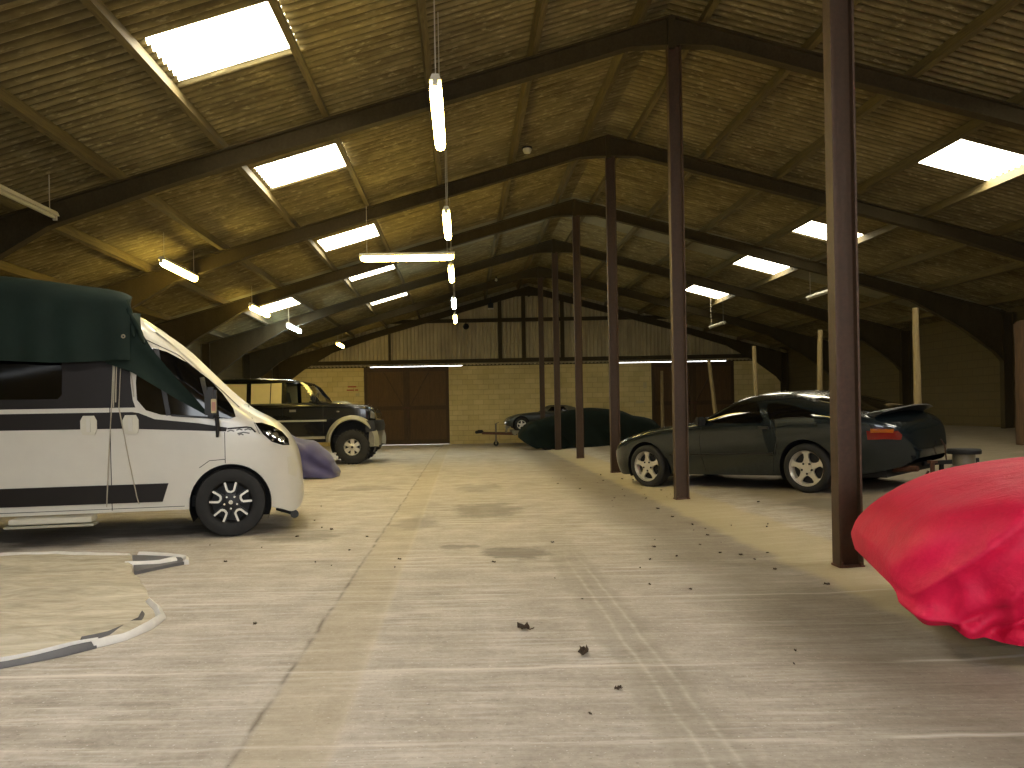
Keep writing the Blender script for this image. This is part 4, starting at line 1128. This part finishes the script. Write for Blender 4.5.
grn = Shell(W=curve([(-4.4, .6), (-4.1, .8), (-3.4, .88), (-.8, .86), (-.3, .78), (-.08, .62), (0, .45)]),
            zt=curve([(-4.4, .7), (-4.1, .92), (-3.6, 1.02), (-3.1, 1.2), (-2.2, 1.28), (-1.7, 1.24), (-1.1, 1.07), (-.75, .98), (-.3, .86), (-.08, .72), (0, .55)]),
            zb=lambda s: .05 + .03 * math.sin(s * 7) + (.32 * max(0, 1 + s / .45) if s > -.45 else 0), zbelt=curve([(-4.4, .5), (-.5, .6), (0, .42)]), e=const(.5), tuck=-.03)
def green_fold(p):
    u = -p.x; k = min(1, max(0, (1.1 - p.z) / .6))
    return .03 * noise.noise((p.x * 2, p.y * 2, p.z * 2)) + k * .06 * math.sin(9 * u + 5 * p.z + 2 * noise.noise((u, p.z * 2, 1))) * .7
gc = thing('covered_car', 'low car under a dark green cover beyond the sports car', 'covered car', (1.80, 25.55, fz(2, 25)), PI)
obj('green_cover', drape(grn, arange(-4.4, -.5, 90) + arange(-.5, 0, 16), 14, 18, green_fold), mat('dark_green_car_cover', '#0d1611', .8, var=.25, scale=3, bump=.2, spec=.15), gc, 180)
for x, s_ in ((-.8, 1), (-.8, -1), (-3.4, 1), (-3.4, -1)):
    bm = NB(); lathe(bm, [(.15, -.08), (.26, -.09), (.30, -.06), (.30, .06), (.26, .09), (.15, .08)], 24, 'Y', (x, s_ * .70, .30)); obj('tyre', bm, 'rubber', gc, 40)

pur = Shell(W=curve([(-2.1, .2), (-1.9, .34), (-1.2, .42), (-.6, .40), (-.25, .33), (-.05, .26), (0, .22)]),
            zt=curve([(-2.1, .5), (-1.9, .72), (-1.5, .78), (-.95, .86), (-.7, .81), (-.5, .73), (-.3, .55), (-.1, .34), (0, .14)]),
            zb=lambda s: .02 + .015 * math.sin(s * 11), zbelt=curve([(-2.1, .25), (-.7, .4), (-.2, .25), (0, .08)]), e=const(.75), tuck=-.12)
mb = thing('covered_motorbike', 'motorbike under a crumpled purple cover beside the van nose', 'covered motorbike', (-2.47, 15.6, 0), math.radians(-4))
def pur_fold(p): return (.06) * noise.noise((p.x * 4 + p.z * 3, p.y * 3, p.z * 4)) + .05 * math.sin(13 * p.x + 9 * p.z + 3 * noise.noise((p.x * 2, 1, p.z * 2))) * min(1, p.z * 2)
obj('purple_cover', drape(pur, arange(-2.1, 0, 70), 18, 16, pur_fold), 'purple', mb, 180)
for x in (-.42, -1.7):
    bm = NB(); lathe(bm, [(.16, -.05), (.24, -.06), (.28, -.02), (.28, .02), (.24, .06), (.16, .05)], 24, 'Y', (x, 0, .285)); obj('tyre', bm, 'rubber', mb, 40)

# ------------------------------------------------------------------ classic car on its trailer
tz = fz(2, 30)
tr = thing('car_trailer', 'grey two-wheeled car trailer with a long drawbar in front of the cream wall', 'trailer', (.62, 30.6, tz), 0)
bm = NB()
for y in (-.75, .75): box(bm, (3.3, y, .50), (4.2, .35, .06)); box(bm, (3.3, y * 1.22, .54), (4.2, .03, .12))
for x in (1.3, 2.6, 4.0, 5.3): box(bm, (x, 0, .45), (.08, 1.7, .07))
obj('bed', bm, 'galv', tr)
bm = NB(); bar(bm, (.1, 0, .50), (1.4, -.55, .46), .07, .09); bar(bm, (.1, 0, .50), (1.4, .55, .46), .07, .09); bar(bm, (.15, 0, .5), (1.4, 0, .46), .08, .1); obj('drawbar', bm, 'rust', tr)
bm = NB(); tube(bm, [(-.12, 0, .54), (.15, 0, .54)], [.06, .04], 10); box(bm, (.02, 0, .60), (.2, .05, .05)); lathe(bm, [(.001, -.06), (.05, -.04), (.06, 0), (.05, .04), (.001, .06)], 14, 'Z', (-.12, 0, .54)); obj('hitch', bm, 'dark', tr, 40)
bm = NB(); tube(bm, [(.62, -.1, .16), (.62, -.1, .86)], .035, 10); tube(bm, [(.62, -.1, .86), (.74, -.1, .90)], .015, 6); box(bm, (.62, -.1, .2), (.08, .1, .12)); jk = obj('jockey_leg', bm, 'galv', tr, 40)
bm = NB(); lathe(bm, [(.03, -.035), (.09, -.035), (.10, 0), (.09, .035), (.03, .035)], 20, 'Y', (.62, -.1, .10)); obj('jockey_wheel', bm, 'rubber', jk, 40)
for x in (3.0, 3.7):
    for s_ in (-1, 1):
        bm = NB(); lathe(bm, [(.12, -.08), (.22, -.08), (.26, -.05), (.26, .05), (.22, .08), (.12, .08), (.001, .05)], 24, 'Y', (x, s_ * 1.05, .26)); obj('wheel', bm, 'rubber', tr, 40)
bm = NB()
for y in (-.3, .1): tube(bm, [(1.0, y, .5), (1.05, y, .8), (1.15, y + .06, .9)], .03, 8)
box(bm, (1.05, -.1, .72), (.16, .5, .1)); obj('winch_post', bm, 'galv', tr)
cc = thing('classic_car', 'low blue-grey open sports car with folded hood up on the trailer', 'car', (2.18, 30.6, tz + .53), PI)
ks = Shell(W=curve([(-3.4, .55), (-3.0, .72), (-2.3, .78), (0, .76), (.35, .70), (.52, .6), (.6, .45)]),
           zt=curve([(-3.4, .5), (-3.1, .66), (-2.5, .74), (-1.0, .76), (-.6, .74), (0, .68), (.35, .60), (.52, .52), (.6, .40)]),
           zb=curve([(-3.4, .3), (-3, .2), (.3, .2), (.6, .28)]), zbelt=curve([(-3.4, .4), (-2, .6), (0, .56), (.6, .34)]), e=const(.5), tuck=.12, arches=(0.0, -2.2), R=.33, zc=.28)
obj('body', ks.build(arange(-3.4, .3, 44) + arange(.3, .6, 10), 7, 10), 'grey_paint', cc, 40)
hs = Shell(W=curve([(-2.3, .55), (-2.0, .66), (-1.0, .68), (-.75, .62)]), zt=curve([(-2.3, .74), (-2.0, .92), (-1.6, 1.0), (-1.2, 1.0), (-.95, .92), (-.75, .75)]), zb=const(.70), zbelt=const(.74), e=const(.55), tuck=0)
obj('soft_top', hs.build(arange(-2.3, -.75, 24), 3, 12), 'soft_top', cc, 50)
for s_ in (-1, 1):
    obj('side_window', hs.patch([(-.98, .77), (-1.75, .77), (-1.6, .93), (-1.12, .92)], s_, .006, 5, 6), 'black_glass', cc, 40)
    obj('headlight', ks.patch([(.42, .44), (.53, .42), (.53, .49), (.44, .53)], s_, .008, 4, 4), 'headlamp', cc, 40)
    for x in (0, -2.2):
        make_wheel(cc, (x, s_ * .66, .275), s_, .27, .17, .16, 'cup'); liner(cc, x, .28, .33, s_ * .74, s_ * .5)
bm = NB(); box(bm, (.60, 0, .36), (.06, 1.1, .07), bev=.02); obj('front_bumper', bm, 'chrome', cc)

# ------------------------------------------------------------------ dirty folded groundsheet on the floor
gs = thing('groundsheet', 'dirty pale canvas groundsheet with white webbing edge spread on the floor', 'groundsheet', (-3.4, 5.6, 0))
OUT = [(-5.4, 7.1), (-4.6, 7.25), (-4.2, 7.22), (-3.71, 7.32), (-3.3, 7.18), (-2.98, 7.12), (-2.80, 6.75), (-2.66, 6.35), (-2.50, 6.12), (-2.32, 5.78), (-2.17, 5.46), (-1.99, 5.15), (-1.90, 4.92), (-1.90, 4.68), (-1.96, 4.48), (-2.15, 4.23), (-2.36, 4.04), (-2.8, 3.75), (-3.6, 3.5), (-5.2, 3.7)]
def densify(pts, step, closed=True):
    q = []
    for i, a in enumerate(pts):
        if not closed and i == len(pts) - 1: break
        b = pts[(i + 1) % len(pts)]; n = max(1, int(math.hypot(b[0] - a[0], b[1] - a[1]) / step))
        q += [(a[0] + (b[0] - a[0]) * k / n, a[1] + (b[1] - a[1]) * k / n) for k in range(n)]
    return q if closed else q + [pts[-1]]
o2 = [(x + 3.4 + .02 * noise.noise((x * 4, y * 4, 0)), y - 5.6 + .02 * noise.noise((x * 4, y * 4, 3))) for x, y in densify(OUT, .06)]
bm = NB(); rings = []
for k in range(30):
    f = 1 - k / 30
    ring = []
    for x, y in o2:
        px, py = x * f, y * f
        w = .022 * max(0, math.sin(py * 6.5 + px * 1.2 + 1.5 * noise.noise((px * 1.2, py * 1.2, 0)))) ** 2 + .022 * (noise.noise((px * 2.5, py * 5, 2)) + .4)
        ring.append(Vector((px, py, .012 + max(0, w) * (1 if k else .6))))
    rings.append(ring)
skirt = [Vector((p.x * 1.002, p.y * 1.002, .0)) for p in rings[0]]
loft(bm, [skirt] + rings, True, False)
bm.faces.new([bm.verts.new(p) for p in rings[-1]])
obj('canvas', bm, 'canvas', gs, 60)
def ribbon(pts, w, z0, name, m, lift=.0):
    q = densify([(x + 3.4, y - 5.6) for x, y in pts], .05, False); bm = NB(); rings = []
    for i, p in enumerate(q):
        a, b = q[max(0, i - 1)], q[min(len(q) - 1, i + 1)]; dx, dy = b[0] - a[0], b[1] - a[1]; L = math.hypot(dx, dy)
        nx, ny = -dy / L, dx / L; h = z0 + .012 * noise.noise((p[0] * 5, p[1] * 5, 9)); ww = w * (1 + .35 * noise.noise((p[0] * 3, p[1] * 3, 5)))
        rings.append([Vector((p[0] - nx * ww / 2, p[1] - ny * ww / 2, .002)), Vector((p[0] - nx * ww / 2, p[1] - ny * ww / 2, h)), Vector((p[0], p[1], h + .022)), Vector((p[0] + nx * ww / 2, p[1] + ny * ww / 2, h)), Vector((p[0] + nx * ww / 2, p[1] + ny * ww / 2, .002))])
    loft(bm, rings); return obj(name, bm, m, gs, 60)
ribbon([(-2.12, 5.35), (-1.98, 5.12), (-1.88, 4.92), (-1.87, 4.70), (-1.93, 4.48), (-2.04, 4.34)], .055, .02, 'webbing_edge', 'canvas_edge')
ribbon([(-2.02, 4.98), (-1.97, 4.80), (-1.98, 4.66), (-2.03, 4.52), (-2.12, 4.40)], .03, .025, 'folded_underside', 'canvas_grey')
ribbon([(-2.03, 4.35), (-2.14, 4.21), (-2.36, 4.02), (-2.8, 3.72), (-3.6, 3.46)], .06, .012, 'folded_underside', 'canvas_grey')
ribbon([(-2.03, 4.40), (-2.16, 4.26), (-2.38, 4.08), (-2.82, 3.79), (-3.6, 3.53)], .028, .022, 'webbing_edge', 'canvas_edge')
ribbon([(-4.4, 7.24), (-3.75, 7.33), (-3.3, 7.2), (-3.0, 7.14)], .05, .015, 'webbing_edge', 'canvas_edge')
bm = NB(); prism(bm, [(-2.95 + 3.4, 7.08 - 5.6), (-2.5 + 3.4, 7.0 - 5.6), (-2.36 + 3.4, 6.72 - 5.6), (-2.44 + 3.4, 6.62 - 5.6), (-2.62 + 3.4, 6.32 - 5.6)], .002, .03, 'Z'); obj('folded_underside', bm, 'canvas_grey', gs)
ribbon([(-2.90, 7.10), (-2.62, 7.02), (-2.42, 6.92), (-2.35, 6.72)], .05, .03, 'webbing_edge', 'canvas_edge')
ribbon([(-2.82, 6.62), (-2.55, 6.66), (-2.46, 6.78)], .05, .035, 'webbing_edge', 'canvas_edge')

# ------------------------------------------------------------------ poles and bits in the right-hand bays
PX = 8.7
for (x, y, zt, lean, lab) in ((8.72, 15.37, 3.07, (-.03, 0), 'pale bark-stripped pole rising behind the sports car tail, the nearest pole'), (8.7, 19.42, 3.06, (.06, 0), 'pale wooden pole just left of the nearest steel post'),
                              (8.66, 23.74, 3.02, (-.10, 0), 'pale wooden pole rising over the sports car roof'), (8.55, 27.74, 2.86, (-.28, 0), 'leaning pale pole in front of the right-hand dark door'),
                              (8.2, 32.9, 2.75, (.0, 0), 'thin pale pole at the left edge of the right-hand dark door')):
    zb = fz(x, y)
    bm = NB(); n = 12; H = zt - zb
    pts = [(-lean[0] + lean[0] * (1 - k / n) * 0 + -lean[0] * 0 + (lean[0]) * k / n + .012 * noise.noise((x, k * .6, 3)), lean[1] * k / n, H * k / n) for k in range(n + 1)]
    pts = [(p[0] + lean[0] * 0, p[1], p[2]) for p in pts]
    tube(bm, pts, [.075 - .018 * k / n for k in range(n + 1)], 10)
    tag(obj('wooden_pole', bm, 'pole', smooth=50, loc=(x, y, zb)), lab, 'pole', 'bark-stripped poles')
bm = NB(); H = 2.3; zb = fz(10.55, 15.0)
rings = []
for k in range(13):
    z = H * k / 12; w = .22 + .02 * noise.noise((k * .7, 2, 1))
    rings.append([Vector((w * math.cos(t) * (1 + .1 * noise.noise((t, k * .5, 0))), w * math.sin(t), z + (.12 * noise.noise((t * 2, 5, 5)) if k == 12 else 0))) for t in arange(0, 2 * PI, 12)[:-1]])
loft(bm, rings)
tag(obj('timber_post', bm, timber_mat('rough_brown_trunk', '#3c2a17', '#5f4528', axis=(8, 8, .8)) , smooth=50, loc=(10.62, 15.0, zb)), 'thick rough timber post cut off by the right edge', 'post')
sz = fz(6.0, 9.6)
t = thing('stool', 'low dark padded workshop stool behind the red cover', 'stool', (6.0, 9.6, sz), .3)
bm = NB(); lathe(bm, [(.001, .50), (.17, .50), (.185, .48), (.18, .44), (.001, .44)], 24, 'Z'); obj('seat_pad', bm, 'dark', t, 40)
bm = NB(); lathe(bm, [(.12, .44), (.12, .30), (.16, .26), (.16, .22), (.001, .22)], 20, 'Z'); obj('tool_tray', bm, 'galv', t, 40)
for k in range(4):
    a = PI / 4 + k * PI / 2
    bm = NB(); tube(bm, [(.05 * math.cos(a), .05 * math.sin(a), .24), (.22 * math.cos(a), .22 * math.sin(a), .06)], .02, 8); lathe(bm, [(.001, -.015), (.03, -.015), (.03, .015), (.001, .015)], 12, 'Y', (.22 * math.cos(a), .22 * math.sin(a), .03)); obj('leg', bm, 'silver_paint', t, 40)
az = fz(5.45, 9.9)
t = thing('metal_bar', 'dark steel bar lying low between the sports car tail and the stool', 'bar', (5.95, 10.05, fz(5.95, 10.05)), .12)
bm = NB(); bar(bm, (-.2, 0, .30), (.55, 0, .33), .05, .05); bar(bm, (.05, 0, .02), (.05, 0, .31), .04, .04); bar(bm, (.5, 0, .02), (.5, 0, .32), .04, .04); box(bm, (.05, 0, .012), (.2, .2, .024)); box(bm, (.5, 0, .012), (.2, .2, .024)); obj('steel_bar', bm, 'dark', t)
bm = NB(); tube(bm, [(.12, 0, .33), (.10, .0, .52)], .008, 6); tube(bm, [(.10, 0, .52), (.05, 0, .60)], .008, 6); obj('bent_rod', bm, 'rust', t)
t = thing('axle_stand', 'rusty axle stand on the floor by the sports car tail', 'axle stand', (5.62, 9.6, fz(5.62, 9.6)), .3)
bm = NB()
for sx in (-1, 1):
    for sy in (-1, 1): bar(bm, (sx * .13, sy * .1, 0), (sx * .03, sy * .03, .26), .04, .02)
box(bm, (0, 0, .14), (.18, .14, .02)); obj('stand_frame', bm, 'rust', t)
bm = NB(); tube(bm, [(0, 0, .2), (0, 0, .36)], .025, 10); box(bm, (0, 0, .37), (.1, .06, .03)); obj('stand_post', bm, 'rust', t)

# ------------------------------------------------------------------ dead leaves on the concrete
def leaf_mesh(seed, L):
    rnd = random.Random(seed); bm = NB(); top = []; n = 8
    for k in range(n + 1):
        u = k / n; w = L * .32 * math.sin(PI * min(.98, u + .02)) * (1 + .25 * math.sin(k * 2.4 + seed)); x = L * (u - .5)
        z = .004 + .012 * rnd.random() + .02 * abs(u - .5) * L / .06
        top.append([Vector((x, -w, z + .012 * rnd.random())), Vector((x, 0, z * .5)), Vector((x, w, z + .012 * rnd.random()))])
    loft(bm, [[*r, *[p - Vector((0, 0, .0025)) for p in reversed(r)]] for r in top])
    tube(bm, [(L * .5, 0, .006), (L * .75, .01, .012)], .002, 5)
    me = bpy.data.meshes.new('dead_leaf'); bm.to_mesh(me); bm.free(); me.materials.append(M['leaf']); return me
leaves = [leaf_mesh(i, .05) for i in range(5)]
spots = [(-2.46, 8.6 - .9), (-1.91, 7.5), (-1.1, 6.55), (-1.26, 6.7), (-1.26, 4.76), (-.57, 6.42), (1.51, 6.56), (2.12, 7.23), (1.57, 3.85), (1.66, 4.05), (2.34, 6.48), (1.53, 5.46)]
rnd = random.Random(3)
for k in range(46):
    y = rnd.uniform(5.2, 15); spots.append((min(3.6, max(1.0, rnd.gauss(2.2, .45))), y))
for k in range(9): spots.append((rnd.uniform(-2.4, -.9), rnd.uniform(5, 11)))
for k in range(8): spots.append((rnd.uniform(-.6, 1.4), rnd.uniform(3.2, 9)))
def add_leaf(x, y, s, label, group=None):
    o = bpy.data.objects.new('dead_leaf', leaves[rnd.randrange(5)]); COL.objects.link(o)
    o.location = (x, y, fz(x, y) + .001); o.rotation_euler = (0, 0, rnd.uniform(0, 6.28)); o.scale = (s, s * rnd.uniform(.6, 1), s)
    tag(o, label, 'leaf', group)
for x, y in spots: add_leaf(x, y, rnd.uniform(.3, .75), 'small dead brown leaf lying on the concrete floor', 'scattered dead leaves')
add_leaf(.32, 4.54, 1.7, 'large curled dead leaf lying mid-floor between the track lines and the joint')
add_leaf(.59, 4.06, 1.7, 'large dead leaf lying nearest the camera mid-floor')
